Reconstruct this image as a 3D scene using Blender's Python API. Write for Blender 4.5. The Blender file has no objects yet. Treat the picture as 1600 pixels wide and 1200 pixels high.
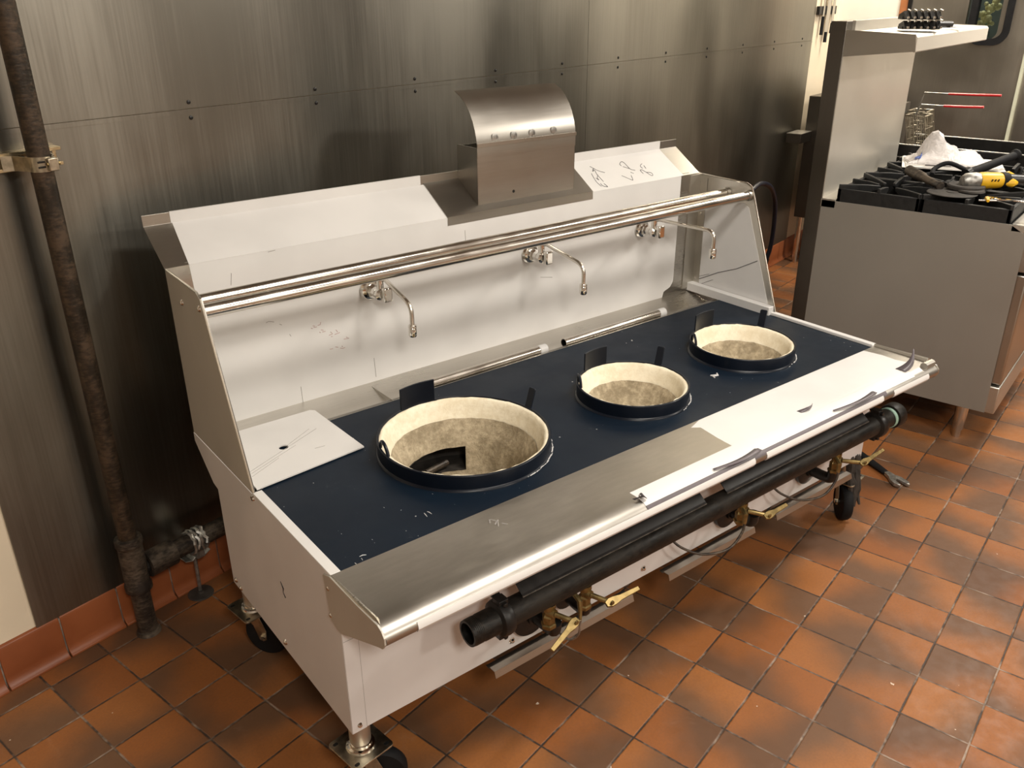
import bpy, math, random
from mathutils import Vector, Matrix
from mathutils.geometry import tessellate_polygon
random.seed(7)
sc = bpy.context.scene
COL = sc.collection
PI = math.pi

# ------------------------------------------------------------------ camera
yaw, pitch, roll = 0.8941502, 0.4268966, -0.005952149
cam_loc = Vector((-2.1584458, -0.5669062, 1.6267165))
fwd = Vector((math.sin(yaw)*math.cos(pitch), math.cos(yaw)*math.cos(pitch), -math.sin(pitch)))
rgt = Vector((math.cos(yaw), -math.sin(yaw), 0))
upv = rgt.cross(fwd)
R2 = math.cos(roll)*rgt + math.sin(roll)*upv
U2 = -math.sin(roll)*rgt + math.cos(roll)*upv
cd = bpy.data.cameras.new('camera'); cam = bpy.data.objects.new('camera', cd); COL.objects.link(cam)
cd.sensor_width = 36; cd.lens = 36*1334.202/1600; cd.clip_start = 0.02
m = Matrix.Identity(4)
for i in range(3):
    m[i][0] = R2[i]; m[i][1] = U2[i]; m[i][2] = -fwd[i]; m[i][3] = cam_loc[i]
cam.matrix_world = m
sc.camera = cam
# ------------------------------------------------------------------ world, exposure
w = bpy.data.worlds.new('world'); sc.world = w; w.use_nodes = True
w.node_tree.nodes['Background'].inputs[0].default_value = (1, .92, .80, 1)
w.node_tree.nodes['Background'].inputs[1].default_value = 0.03
sc.view_settings.view_transform = 'Standard'; sc.view_settings.look = 'None'
sc.view_settings.gamma = 1; sc.view_settings.use_curve_mapping = False
sc.view_settings.exposure = 0.42
# ------------------------------------------------------------------ lamps of the room (ceiling troffers) and added fill lights
def area(name, loc, sx, sy, power, col=(1, .80, .58), rot=(0, 0, 0)):
    l = bpy.data.lights.new(name, 'AREA'); l.shape = 'RECTANGLE'; l.size = sx; l.size_y = sy
    l.energy = power; l.color = col
    o = bpy.data.objects.new(name, l); COL.objects.link(o); o.location = loc; o.rotation_euler = rot
    return o
WARM = (1, .94, .845)
area('lamp_over_range', (-.45, -.45, 2.70), 1.2, 0.25, 37, WARM)
area('fill_left', (-2.5, -1.7, 2.70), .5, .5, 50, WARM)  # added fill to brighten the left-facing panels, not a known troffer
area('lamp_behind', (-.45, -3.6, 2.70), .35, 0.6, 50, WARM)
area('lamp_right', (2.0, -2.4, 2.70), .5, 0.5, 46, WARM)
area('fill_right_end', (2.6, -.5, 2.70), .5, 0.5, 42, WARM)  # added to light the white bay wall and the right-hand floor
area('lamp_far', (3.45, 0.9, 2.70), 0.5, 0.4, 30, (1, .9, .74))
area('fill_beyond_door', (4.55, .7, 2.6), .4, .4, 8, (1, .95, .85))  # added so the flowers behind the door window are lit

# ------------------------------------------------------------------ node helper
class G:
    def __init__(s, name):
        s.m = bpy.data.materials.new(name); s.m.use_nodes = True
        s.nt = s.m.node_tree; s.b = s.nt.nodes['Principled BSDF']
    def n(s, t, **k):
        x = s.nt.nodes.new(t)
        for a, v in k.items():
            if a.startswith('i'): 
                key = a[1:]; key = int(key) if key.isdigit() else key
                s.put(x.inputs[key], v)
            else: setattr(x, a, v)
        return x
    def put(s, sock, v):
        if isinstance(v, bpy.types.NodeSocket): s.nt.links.new(v, sock)
        else: sock.default_value = v
    def math(s, op, a, b=None, c=None, clamp=False):
        x = s.n('ShaderNodeMath', operation=op); x.use_clamp = clamp
        for i, v in enumerate((a, b, c)):
            if v is not None: s.put(x.inputs[i], v)
        return x.outputs[0]
    def vmath(s, op, a, b=None):
        x = s.n('ShaderNodeVectorMath', operation=op)
        for i, v in enumerate((a, b)):
            if v is not None: s.put(x.inputs[i], v)
        return x
    def mix(s, f, a, b):
        x = s.n('ShaderNodeMix', data_type='RGBA')
        s.put(x.inputs['Factor'], f); s.put(x.inputs[6], a); s.put(x.inputs[7], b)
        return x.outputs[2]
    def ramp(s, f, a, b, lo=0.0, hi=1.0, smooth=True):
        x = s.n('ShaderNodeMapRange'); x.interpolation_type = 'SMOOTHSTEP' if smooth else 'LINEAR'
        s.put(x.inputs[0], f); x.inputs[1].default_value = a; x.inputs[2].default_value = b
        x.inputs[3].default_value = lo; x.inputs[4].default_value = hi
        return x.outputs[0]
    def noise(s, scale, vec=None, detail=3, rough=.55, stretch=None, dist=0):
        if vec is None: vec = s.n('ShaderNodeTexCoord').outputs['Object']
        if stretch:
            mp = s.n('ShaderNodeMapping'); s.put(mp.inputs[0], vec); mp.inputs['Scale'].default_value = stretch
            vec = mp.outputs[0]
        x = s.n('ShaderNodeTexNoise'); s.put(x.inputs['Vector'], vec); x.inputs['Scale'].default_value = scale
        x.inputs['Detail'].default_value = detail; x.inputs['Roughness'].default_value = rough
        x.inputs['Distortion'].default_value = dist
        return x.outputs[0]
    def bump(s, h, strength=.2, dist=.01, nrm=None):
        x = s.n('ShaderNodeBump'); s.put(x.inputs['Height'], h)
        x.inputs['Strength'].default_value = strength; x.inputs['Distance'].default_value = dist
        if nrm: s.put(x.inputs['Normal'], nrm)
        return x.outputs[0]
    def set(s, **k):
        for a, v in k.items():
            s.put(s.b.inputs[a.replace('_', ' ')], v)
        return s.m
def c4(c): return (c[0], c[1], c[2], 1)

def plain(name, col, rough=.5, metal=0.0, var=.12, nscale=12, bump=0.0, spec=.5):
    g = G(name)
    n = g.noise(nscale)
    dark = tuple(v*(1-var) for v in col)
    g.set(Base_Color=g.mix(g.ramp(n, .35, .65), c4(dark), c4(col)), Metallic=metal,
          Roughness=g.ramp(n, .2, .8, max(0, rough-.06), min(1, rough+.06)))
    g.b.inputs['Specular IOR Level'].default_value = spec
    if bump: g.set(Normal=g.bump(g.noise(nscale*4, detail=5), bump, .002))
    return g.m
def steel(name, col=(.55, .53, .50), rough=.32, streak=(60, 60, 1), smudge=.25, wave=0.0, wscale=1.4, metal=1.0, aniso=0, fb=.004):
    g = G(name)
    fine = g.noise(6, stretch=streak, detail=4, rough=.6)
    big = g.noise(2.2, detail=3) if not aniso else g.noise(2.0, detail=5, rough=.5, stretch=(1.1, 1, .42), dist=.3)
    dark = tuple(v*(1-smudge) for v in col)
    f = g.math('ADD', g.math('MULTIPLY', fine, .25), g.math('MULTIPLY', big, .75))
    g.set(Base_Color=g.mix(g.ramp(f, .35, .65), c4(dark), c4(col)), Metallic=metal,
          Roughness=g.ramp(f, .3, .7, rough-.05, rough+.06))
    if aniso:
        g.b.inputs['Anisotropic'].default_value = aniso
        tn = g.n('ShaderNodeCombineXYZ'); tn.inputs[2].default_value = 1.0
        g.put(g.b.inputs['Tangent'], tn.outputs[0])
    nb = g.bump(fine, fb, .001)
    if wave: nb = g.bump(g.noise(wscale, detail=1, stretch=(1, 1, .45)), wave, .05, nb)
    g.set(Normal=nb)
    return g.m

M = {}
M['wallsteel'] = steel('wall_steel', (.345, .328, .282), .335, (30, 30, .5), .30, wave=.16, wscale=1.3, aniso=.55, fb=.0015)
M['steel'] = steel('range_steel', (.60, .57, .52), .31, (1.5, 40, 40), .14)
M['endsteel'] = steel('satin_end_panel', (.60, .575, .51), .46, (60, 60, 1), .10, metal=.45)
M['rail'] = steel('rail_steel', (.58, .55, .50), .40, (3, 12, 12), .22, fb=.0)
M['steelv'] = steel('range_steel_side', (.66, .63, .57), .42, (60, 60, 1), .15)
M['steeldk'] = steel('brushed_steel_hood', (.50, .475, .43), .34, (2, 60, 60), .12)
M['satin'] = steel('satin_panel', (.34, .32, .285), .5, (50, 50, 1), .06, metal=.6)
M['chrome'] = plain('chrome', (.80, .78, .74), .09, 1.0, .03)
M['rod'] = plain('polished_rod', (.68, .64, .58), .22, 1.0, .05)
M['zinc'] = plain('zinc_plated', (.62, .56, .44), .33, 1.0, .35, 40)
M['yzinc'] = plain('yellow_zinc', (.80, .66, .42), .30, 1.0, .3, 30)
M['galv'] = plain('dull_galvanised', (.50, .49, .46), .42, .9, .4, 60, .3)
M['brass'] = plain('brass', (.36, .265, .115), .5, 1.0, .35, 60)
M['film'] = plain('white_protective_film', (.72, .705, .685), .42, 0, .05, 5)
M['film2'] = plain('lavender_protective_film', (.68, .655, .64), .40, 0, .05, 5)
M['filmr'] = plain('grey_white_film', (.62, .61, .60), .35, 0, .05, 5)
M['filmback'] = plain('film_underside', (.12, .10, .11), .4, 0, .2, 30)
M['black'] = plain('black_iron', (.018, .017, .016), .38, .3, .3, 30)
M['cast'] = plain('cast_iron', (.014, .014, .014), .50, .2, .3, 60, .3)
M['rubber'] = plain('black_rubber', (.010, .010, .011), .65, 0, .3, 30, 0, .2)
M['ink'] = plain('black_ink', (.03, .025, .03), .5, 0, 0)
M['scuff'] = plain('grey_scuff', (.30, .28, .26), .6, 0, .1)
M['redink'] = plain('faint_red_ink', (.50, .33, .31), .5, 0, .1)
M['cream'] = plain('cream_paint', (.78, .68, .52), .55, 0, .06, 6, .1)
M['white'] = plain('white_paint', (.86, .83, .76), .5, 0, .02)
M['dim'] = plain('room_paint', (.40, .36, .31), .7, 0, .1)
M['ceil'] = plain('ceiling_tile', (.45, .42, .38), .8, 0, .05)
M['red'] = plain('red_vinyl', (.60, .025, .03), .35, 0, .1)
M['yellow'] = plain('yellow_plastic', (.80, .46, .02), .4, 0, .15)
M['wood'] = plain('orange_door_jamb', (.42, .16, .06), .5, 0, .1)
M['flower'] = plain('pale_flower', (.75, .70, .38), .7, 0, .25, 40)
M['paper'] = plain('white_paper', (.88, .85, .80), .6, 0, .03)
M['blue'] = plain('blue_print', (.05, .13, .5), .4, 0, .2)
M['hose'] = plain('black_gas_hose', (.010, .012, .025), .32, 0, .1)
M['tape'] = plain('green_thread_tape', (.35, .55, .45), .5, 0, .1)
M['beige'] = plain('edge_strip', (.60, .62, .48), .5, 0, .1)
M['darkroom'] = plain('grey_green_panel', (.10, .12, .11), .5, 0, .2)
M['dirty'] = plain('dusty_black', (.05, .042, .035), .75, 0, .5, 30, .4)
M['riser'] = steel('riser_steel', (.80, .76, .68), .42, (60, 60, 1), .06, metal=.75)
M['darksteel'] = steel('dark_steel', (.16, .145, .125), .38, (60, 60, 1), .2)
M['doorsteel'] = steel('door_steel', (.52, .49, .43), .36, (40, 40, 1), .15, wave=.1)

def rusty(name, a, b, sc_=14):
    g = G(name); n = g.noise(sc_, detail=6, rough=.7); n2 = g.noise(60, stretch=(1, 1, 3), detail=3)
    f = g.ramp(g.math('ADD', g.math('MULTIPLY', n, .7), g.math('MULTIPLY', n2, .3)), .42, .62)
    g.set(Base_Color=g.mix(f, c4(a), c4(b)), Roughness=g.ramp(n, .3, .7, .35, .6), Metallic=.35, Normal=g.bump(n2, .35, .002))
    return g.m
M['pipe'] = rusty('rusty_black_pipe', (.024, .018, .012), (.085, .055, .033))
M['pipe2'] = rusty('dusty_black_pipe', (.03, .024, .02), (.14, .11, .08), 9)
M['mani'] = rusty('oily_black_pipe', (.010, .009, .008), (.030, .026, .021), 8)
M['mani'].node_tree.nodes['Principled BSDF'].inputs['Metallic'].default_value = .5

# deck enamel: dark blue with little white specks and scuffs
g = G('dark_blue_enamel')
co = g.n('ShaderNodeTexCoord').outputs['Object']
v = g.n('ShaderNodeTexVoronoi', feature='F1'); g.put(v.inputs['Vector'], co); v.inputs['Scale'].default_value = 42
sz = g.math('MULTIPLY', g.math('POWER', g.noise(9, co), 5.0), .85)
speck = g.math('LESS_THAN', v.outputs['Distance'], sz)
base = g.mix(g.ramp(g.noise(3, co), .3, .7), (.0034, .0086, .0175, 1), (.0052, .0122, .0235, 1))
dust = g.ramp(g.noise(14, co, detail=6, rough=.7, dist=1.0), .62, .80, 0, .10)
base = g.mix(dust, base, (.35, .34, .32, 1))
g.set(Base_Color=g.mix(speck, base, (.45, .44, .42, 1)), Roughness=g.ramp(g.noise(7, co), .3, .7, .40, .52))
g.b.inputs['Specular IOR Level'].default_value = .22
M['deck'] = g.m
M['enamel'] = plain('blue_black_enamel', (.004, .007, .014), .34, 0, .2, 10, 0, .3)

# refractory
def refr(name, a, b, rough=.9, bs=.5, lo=.4, hi=.62, s1=9):
    g = G(name); n = g.noise(s1, detail=6, rough=.7); n2 = g.noise(70, detail=5, rough=.7)
    g.set(Base_Color=g.mix(g.ramp(g.math('ADD', g.math('MULTIPLY', n, .6), g.math('MULTIPLY', n2, .4)), lo, hi), c4(a), c4(b)),
          Roughness=rough, Normal=g.bump(n2, bs, .004))
    g.b.inputs['Specular IOR Level'].default_value = .15
    return g.m
M['lining'] = refr('cream_refractory', (.78, .69, .51), (.90, .83, .66), bs=.35)
M['bowl'] = refr('sandy_refractory', (.27, .22, .145), (.56, .47, .33), bs=.9, lo=.38, hi=.66, s1=16)

# quarry tile floor
TS = 0.159
def tile_floor():
    g = G('quarry_tile')
    pos = g.n('ShaderNodeNewGeometry').outputs['Position']
    p = g.vmath('MULTIPLY', pos, (1/TS, 1/TS, 0)).outputs[0]
    cell = g.vmath('FLOOR', p).outputs[0]
    f = g.vmath('SUBTRACT', p, cell).outputs[0]
    cc = g.vmath('ADD', cell, (.5, .5, .5)).outputs[0]
    wn = g.n('ShaderNodeTexWhiteNoise', noise_dimensions='3D'); g.put(wn.inputs[0], cc)
    rs = g.n('ShaderNodeSeparateXYZ'); g.put(rs.inputs[0], wn.outputs['Color'])
    fs = g.n('ShaderNodeSeparateXYZ'); g.put(fs.inputs[0], f)
    ang = g.math('MULTIPLY', rs.outputs[0], 6.2832)
    dx = g.math('MULTIPLY', g.math('SUBTRACT', fs.outputs[0], .5), g.math('COSINE', ang))
    dy = g.math('MULTIPLY', g.math('SUBTRACT', fs.outputs[1], .5), g.math('SINE', ang))
    grad = g.math('ADD', dx, dy)
    off = g.math('MULTIPLY', g.math('SUBTRACT', rs.outputs[1], .5), .55)
    nz = g.math('MULTIPLY', g.math('SUBTRACT', g.noise(7, pos, detail=2), .5), .75)
    t = g.math('ADD', g.math('ADD', grad, off), nz)
    k = g.ramp(t, -.42, .38)
    fine = g.noise(160, pos, detail=3)
    hot = g.mix(rs.outputs[2], (.255, .086, .023, 1), (.33, .126, .036, 1))
    cold = g.mix(rs.outputs[2], (.115, .055, .027, 1), (.155, .079, .040, 1))
    col = g.mix(k, hot, cold)
    col = g.mix(g.ramp(fine, .3, .75, 0, .22), col, (.10, .05, .03, 1))
    dust = g.ramp(g.noise(3.5, pos, detail=7, rough=.75, dist=.8), .60, .80, 0, .16)
    col = g.mix(dust, col, (.55, .38, .28, 1))
    sp = g.n('ShaderNodeTexVoronoi'); g.put(sp.inputs['Vector'], pos); sp.inputs['Scale'].default_value = 16
    spk = g.math('LESS_THAN', sp.outputs['Distance'], g.math('MULTIPLY', g.math('POWER', g.noise(23, pos), 9.0), 3.0))
    col = g.mix(spk, col, (.60, .48, .38, 1))
    def edge(a): return g.math('MINIMUM', a, g.math('SUBTRACT', 1.0, a))
    e = g.math('MINIMUM', edge(fs.outputs[0]), edge(fs.outputs[1]))
    wob = g.math('MULTIPLY', g.math('SUBTRACT', g.noise(55, pos, detail=4), .5), .022)
    e2 = g.math('ADD', e, wob)
    gm = g.ramp(e2, .008, .021, 1, 0)
    gcol = g.mix(g.ramp(g.noise(7, pos, detail=4, rough=.7), .46, .66), (.045, .030, .022, 1), (.30, .22, .165, 1))
    col = g.mix(gm, col, gcol)
    h = g.math('ADD', g.ramp(e2, .004, .03), g.math('MULTIPLY', fine, .04))
    g.set(Base_Color=col, Roughness=g.ramp(g.noise(30, pos, detail=4), .3, .7, .44, .60), Normal=g.bump(h, .45, .003))
    g.b.inputs['Specular IOR Level'].default_value = .35
    return g.m
M['tile'] = tile_floor()
g = G('cove_tile')
pos = g.n('ShaderNodeTexCoord').outputs['Object']
n = g.noise(4, pos, detail=4)
g.set(Base_Color=g.mix(g.ramp(n, .3, .7), (.22, .060, .018, 1), (.33, .100, .034, 1)), Roughness=.42, Normal=g.bump(g.noise(120, pos), .1, .002))
M['cove'] = g.m
M['grout'] = plain('grey_grout', (.30, .25, .21), .9, 0, .5, 30)

# glass and thin plastic
g = G('door_glass'); g.set(Base_Color=(.8, .9, .88, 1), Roughness=.02, Transmission_Weight=1.0); g.b.inputs['IOR'].default_value = 1.1
M['glass'] = g.m
g = G('clear_plastic_bag'); nb = g.noise(18, detail=4, dist=1.5)
g.set(Base_Color=(.92, .88, .86, 1), Roughness=.22, Alpha=g.ramp(nb, .3, .7, .45, .85), Normal=g.bump(nb, .6, .01))
M['bag'] = g.m

# ------------------------------------------------------------------ mesh builder
class MB:
    def __init__(s): s.v = []; s.f = []; s.m = Matrix.Identity(4)
    def at(s, loc=(0, 0, 0), rx=0, ry=0, rz=0):
        s.m = Matrix.Translation(loc) @ Matrix.Rotation(rz, 4, 'Z') @ Matrix.Rotation(ry, 4, 'Y') @ Matrix.Rotation(rx, 4, 'X')
        return s
    def add(s, vs, fs):
        o = len(s.v); s.v += [tuple(s.m @ Vector(p)) for p in vs]; s.f += [tuple(i+o for i in f) for f in fs]; return s
    def box(s, x0, x1, y0, y1, z0, z1):
        vs = [(x, y, z) for z in (z0, z1) for y in (y0, y1) for x in (x0, x1)]
        return s.add(vs, [(0, 2, 3, 1), (4, 5, 7, 6), (0, 1, 5, 4), (2, 6, 7, 3), (0, 4, 6, 2), (1, 3, 7, 5)])
    def prism(s, poly, ax, a0, a1):
        # poly: 2D points in the plane of the other two axes (in order), extruded along ax
        def P(a, p):
            return {'x': (a, p[0], p[1]), 'y': (p[0], a, p[1]), 'z': (p[0], p[1], a)}[ax]
        n = len(poly); vs = [P(a0, p) for p in poly] + [P(a1, p) for p in poly]
        tri = tessellate_polygon([[Vector((p[0], p[1], 0)) for p in poly]])
        fs = [tuple(t) for t in tri] + [tuple(i+n for i in reversed(t)) for t in tri]
        fs += [(i, i+n, (i+1) % n+n, (i+1) % n) for i in range(n)]
        return s.add(vs, fs)
    def sheet(s, line, t, x0, x1, ax='x'):
        # open 2D polyline thickened by t to its left side and extruded
        L = [Vector(p) for p in line]; out = []
        for i, p in enumerate(L):
            d = Vector((0, 0))
            if i: d += (p-L[i-1]).normalized()
            if i < len(L)-1: d += (L[i+1]-p).normalized()
            d.normalize(); nrm = Vector((-d.y, d.x))
            if 0 < i < len(L)-1:
                a = (p-L[i-1]).normalized(); k = max(.4, a.dot(d)); out.append(p+nrm*t/k)
            else: out.append(p+nrm*t)
        poly = [tuple(p) for p in L]+[tuple(p) for p in reversed(out)]
        n = len(L)
        def P(a, p): return (a, p[0], p[1]) if ax == 'x' else ((p[0], a, p[1]) if ax == 'y' else (p[0], p[1], a))
        N = len(poly); vs = [P(x0, p) for p in poly]+[P(x1, p) for p in poly]
        fs = [(i, (i+1) % N, (i+1) % N+N, i+N) for i in range(N)]
        for i in range(n-1):
            fs += [(i, N-1-i, N-2-i, i+1), (i+N, i+1+N, N-2-i+N, N-1-i+N)]
        return s.add(vs, fs)
    def tube(s, pts, r, n=12, closed=False, cap=True, squash=1.0):
        P = [Vector(p) for p in pts]; N = len(P)
        rr = r if isinstance(r, (list, tuple)) else [r]*N
        T = []
        for i in range(N):
            a = P[(i-1) % N] if (closed or i) else P[i]; b = P[(i+1) % N] if (closed or i < N-1) else P[i]
            T.append((b-a).normalized())
        ref = Vector((0, 0, 1)) if abs(T[0].z) < .9 else Vector((1, 0, 0))
        u = T[0].cross(ref).normalized(); vs = []
        for i in range(N):
            u = (u-T[i]*u.dot(T[i])).normalized(); w_ = T[i].cross(u)
            for k in range(n):
                a = 2*PI*k/n; vs.append(tuple(P[i]+u*math.cos(a)*rr[i]+w_*math.sin(a)*rr[i]*squash))
        fs = []
        for i in range(N if closed else N-1):
            j = (i+1) % N
            for k in range(n): fs.append((i*n+k, i*n+(k+1) % n, j*n+(k+1) % n, j*n+k))
        if cap and not closed: fs += [tuple(reversed(range(n))), tuple(range((N-1)*n, N*n))]
        return s.add(vs, fs)
    def lathe(s, prof, c=(0, 0, 0), ax='z', n=32, closed=False, skip=None, jit=0):
        vs = []
        for i, (r, h) in enumerate(prof):
            for k in range(n):
                a = 2*PI*k/n; q = max(r, 1e-5)+(random.uniform(-jit, jit) if jit else 0); x, y = q*math.cos(a), q*math.sin(a)
                p = {'z': (x, y, h), 'x': (h, x, y), 'y': (y, h, x)}[ax]
                vs.append((p[0]+c[0], p[1]+c[1], p[2]+c[2]))
        fs = []; R = len(prof)
        for i in range(R if closed else R-1):
            j = (i+1) % R
            for k in range(n):
                if skip and skip(i, k): continue
                fs.append((i*n+k, i*n+(k+1) % n, j*n+(k+1) % n, j*n+k))
        return s.add(vs, fs)
    def ball(s, c, r, n=10, sc_=(1, 1, 1)):
        prof = [(r*math.sin(PI*i/6), -r*math.cos(PI*i/6)) for i in range(7)]
        o = len(s.v); s.lathe(prof, (0, 0, 0), 'z', n)
        return s
    def build(s, name, mat, parent=None, smooth=True, bevel=0, label=None, origin=None, ang=32):
        me = bpy.data.meshes.new(name)
        off = Vector(origin) if origin else Vector((0, 0, 0))
        me.from_pydata([tuple(Vector(p)-off) for p in s.v], [], s.f); me.validate(); me.update()
        import bmesh
        bm = bmesh.new(); bm.from_mesh(me); bmesh.ops.recalc_face_normals(bm, faces=bm.faces); bm.to_mesh(me); bm.free()
        if smooth:
            me.polygons.foreach_set('use_smooth', [True]*len(me.polygons)); me.set_sharp_from_angle(angle=math.radians(ang))
        me.materials.append(M[mat] if isinstance(mat, str) else mat)
        o = bpy.data.objects.new(name, me); COL.objects.link(o)
        if parent: o.parent = parent
        elif origin: o.location = off
        if bevel:
            b = o.modifiers.new('bevel', 'BEVEL'); b.width = bevel; b.segments = 2; b.limit_method = 'ANGLE'; b.angle_limit = .6
        if label: o['label'] = label
        return o
def holed(loops, z, th):
    """flat plate in XY with holes, top at z, thickness th"""
    mb = MB(); L = [[Vector((p[0], p[1], 0)) for p in l] for l in loops]
    flat = [p for l in L for p in l]; tri = tessellate_polygon(L); n = len(flat)
    vs = [(p.x, p.y, z) for p in flat]+[(p.x, p.y, z-th) for p in flat]
    fs = [tuple(t) for t in tri]+[tuple(i+n for i in reversed(t)) for t in tri]
    o = 0
    for l in L:
        k = len(l); fs += [(o+i, o+(i+1) % k, o+(i+1) % k+n, o+i+n) for i in range(k)]; o += k
    mb.add(vs, fs); return mb
def circ(cx, cy, r, n=48): return [(cx+r*math.cos(2*PI*i/n), cy+r*math.sin(2*PI*i/n)) for i in range(n)]
def rrect(x0, x1, y0, y1, r, n=6):
    out = []
    for cx, cy, a0 in ((x1-r, y1-r, 0), (x0+r, y1-r, PI/2), (x0+r, y0+r, PI), (x1-r, y0+r, 1.5*PI)):
        out += [(cx+r*math.cos(a0+PI/2*i/n), cy+r*math.sin(a0+PI/2*i/n)) for i in range(n+1)]
    return out
def thing(name, label, cat, loc=(0, 0, 0), rz=0, group=None):
    o = bpy.data.objects.new(name, None); COL.objects.link(o); o.empty_display_size = .05
    o.location = loc; o.rotation_euler = (0, 0, rz); o['label'] = label; o['category'] = cat
    if group: o['group'] = group
    return o
def tag(o, label, cat, group=None):
    o['label'] = label; o['category'] = cat
    if group: o['group'] = group
    return o
def struct(o): o['kind'] = 'structure'; return o
def bez(p0, p1, p2, p3, n=12):
    p0, p1, p2, p3 = map(Vector, (p0, p1, p2, p3))
    return [tuple((1-t)**3*p0+3*t*(1-t)**2*p1+3*t*t*(1-t)*p2+t**3*p3) for t in [i/n for i in range(n+1)]]
def spline(P, k=6):
    P = [Vector(p) for p in P]; out = []
    for i in range(len(P)-1):
        a = P[max(i-1, 0)]; b = P[i]; c = P[i+1]; d = P[min(i+2, len(P)-1)]
        for j in range(k):
            t = j/k
            out.append(tuple(.5*((2*b)+(c-a)*t+(2*a-5*b+4*c-d)*t*t+(3*b-a-3*c+d)*t**3)))
    out.append(tuple(P[-1])); return out

# ================================================================== SETTING
WY = 1.515                      # face of the steel on the back wall
X0, X1, Y0, H = -3.4, 3.8, -4.3, 2.75
struct(MB().box(X0, 5.2, Y0, WY+.1, -.08, 0).build('floor', 'tile', smooth=False))
struct(MB().box(X0, 5.2, Y0, WY+.1, H, H+.05).build('ceiling', 'ceil', smooth=False))
wb = struct(MB().box(X0, 5.2, WY+.006, WY+.12, 0, H).build('wall_back', 'cream', smooth=False))
SX0, SXM, SX1, SZ = -1.557, .938, 3.39, 1.366
for a, b in ((SX0, SXM-.001), (SXM+.001, SX1)):
    MB().box(a, b, WY, WY+.007, .125, SZ-.001).build('steel_sheet', 'wallsteel', wb, smooth=False)
    MB().box(a, b, WY, WY+.007, SZ+.001, 2.6).build('steel_sheet', 'wallsteel', wb, smooth=False)
    MB().box(a, b, WY-.0012, WY+.002, SZ-.012, SZ-.0005).build('seam_lip', 'wallsteel', wb, smooth=False)
xs = [-.885+.4115*i for i in range(-1, 11)]
for x in xs:
    for dz in (.0165, -.022):
        mb = MB().lathe([(0, -.0035), (.0025, -.0033), (.0050, -.0022), (.0056, 0)], (x, WY, SZ+dz), 'y', 12)
        mb.build('screw', 'black', wb)
# cove base
prof = [(WY+.006, 0.0), (WY-.022, 0.0), (WY-.021, .006), (WY-.012, .012), (WY-.0065, .022), (WY-.005, .035), (WY-.005, .118), (WY-.002, .126), (WY+.006, .130)]
bb = MB(); x = (-22+.55)*TS
while x < 3.8:
    bb.prism(prof, 'x', x+.002, x+TS-.002); x += TS
bo = struct(bb.build('baseboard_back', 'cove', bevel=.0015))
MB().box(X0, 3.8, WY-.002, WY+.006, 0, .122).build('grout_line', 'grout', bo, smooth=False)
# other walls (the far right one is seen above the second range)
struct(MB().box(X0-.1, X0, Y0, WY+.1, 0, H).build('wall_left', 'dim', smooth=False))
struct(MB().box(X0, 5.2, Y0-.1, Y0, 0, H).build('wall_front', 'dim', smooth=False))
wr = MB(); wr.box(X1, X1+.1, 1.145, WY+.006, 0, H); wr.box(X1, X1+.1, .40, 1.145, 2.08, H)
struct(wr.build('wall_right', 'white', smooth=False))
wr2 = MB(); wr2.box(X1-.002, X1+.1, .10, .398, 0, H)
struct(wr2.build('wall_right_steel', 'doorsteel', smooth=False))
struct(MB().box(X1-.002, X1+.1, -.66, .10, 0, H).build('wall_right_bay', 'white', smooth=False))
struct(MB().box(X1-.002, X1+.1, Y0, -.66, 0, H).build('wall_right_end', 'darksteel', smooth=False))
# door with a rounded window
dr = struct(MB().box(X1-.012, X1+.1, 1.10, 1.145, 0, 2.08).build('trim_1', 'wood', smooth=False))
D = holed([[(0, 0), (.66, 0), (.66, 2.06), (0, 2.06)], rrect(.165, .345-.0, 1.375, 1.95, .05)], 0, .04)
D.v = [(X1+.03+z, .415+(x_), y_) for (x_, y_, z) in D.v]
do = struct(D.build('door_1', 'doorsteel', smooth=False))
def ringyz(mb, outer, inner, x0, x1):
    n = len(outer)
    vs = [(x0, p[0], p[1]) for p in outer]+[(x0, p[0], p[1]) for p in inner]+[(x1, p[0], p[1]) for p in outer]+[(x1, p[0], p[1]) for p in inner]
    fs = []
    for i in range(n):
        j = (i+1) % n
        fs += [(i, j, j+n, i+n), (i+2*n, i+3*n, j+3*n, j+2*n), (i, i+2*n, j+2*n, j), (i+n, j+n, j+3*n, i+3*n)]
    return mb.add(vs, fs)
ringyz(MB(), rrect(.515, .742, 1.345, 2.0, .085, 8), rrect(.553, .705, 1.383, 1.96, .05, 8), X1-.022, X1+.04).build('window_gasket', 'rubber', do)
MB().box(X1+.005, X1+.009, .54, .72, 1.37, 1.97).build('window_pane', 'glass', do, smooth=False)
MB().box(X1-.02, X1+.03, 1.076, 1.099, 0, 2.06).build('hinge_strip', 'black', do, smooth=False)
MB().box(X1-.028, X1+.03, .398, .414, .62, 2.06).build('edge_strip', 'beige', do, smooth=False)
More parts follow.
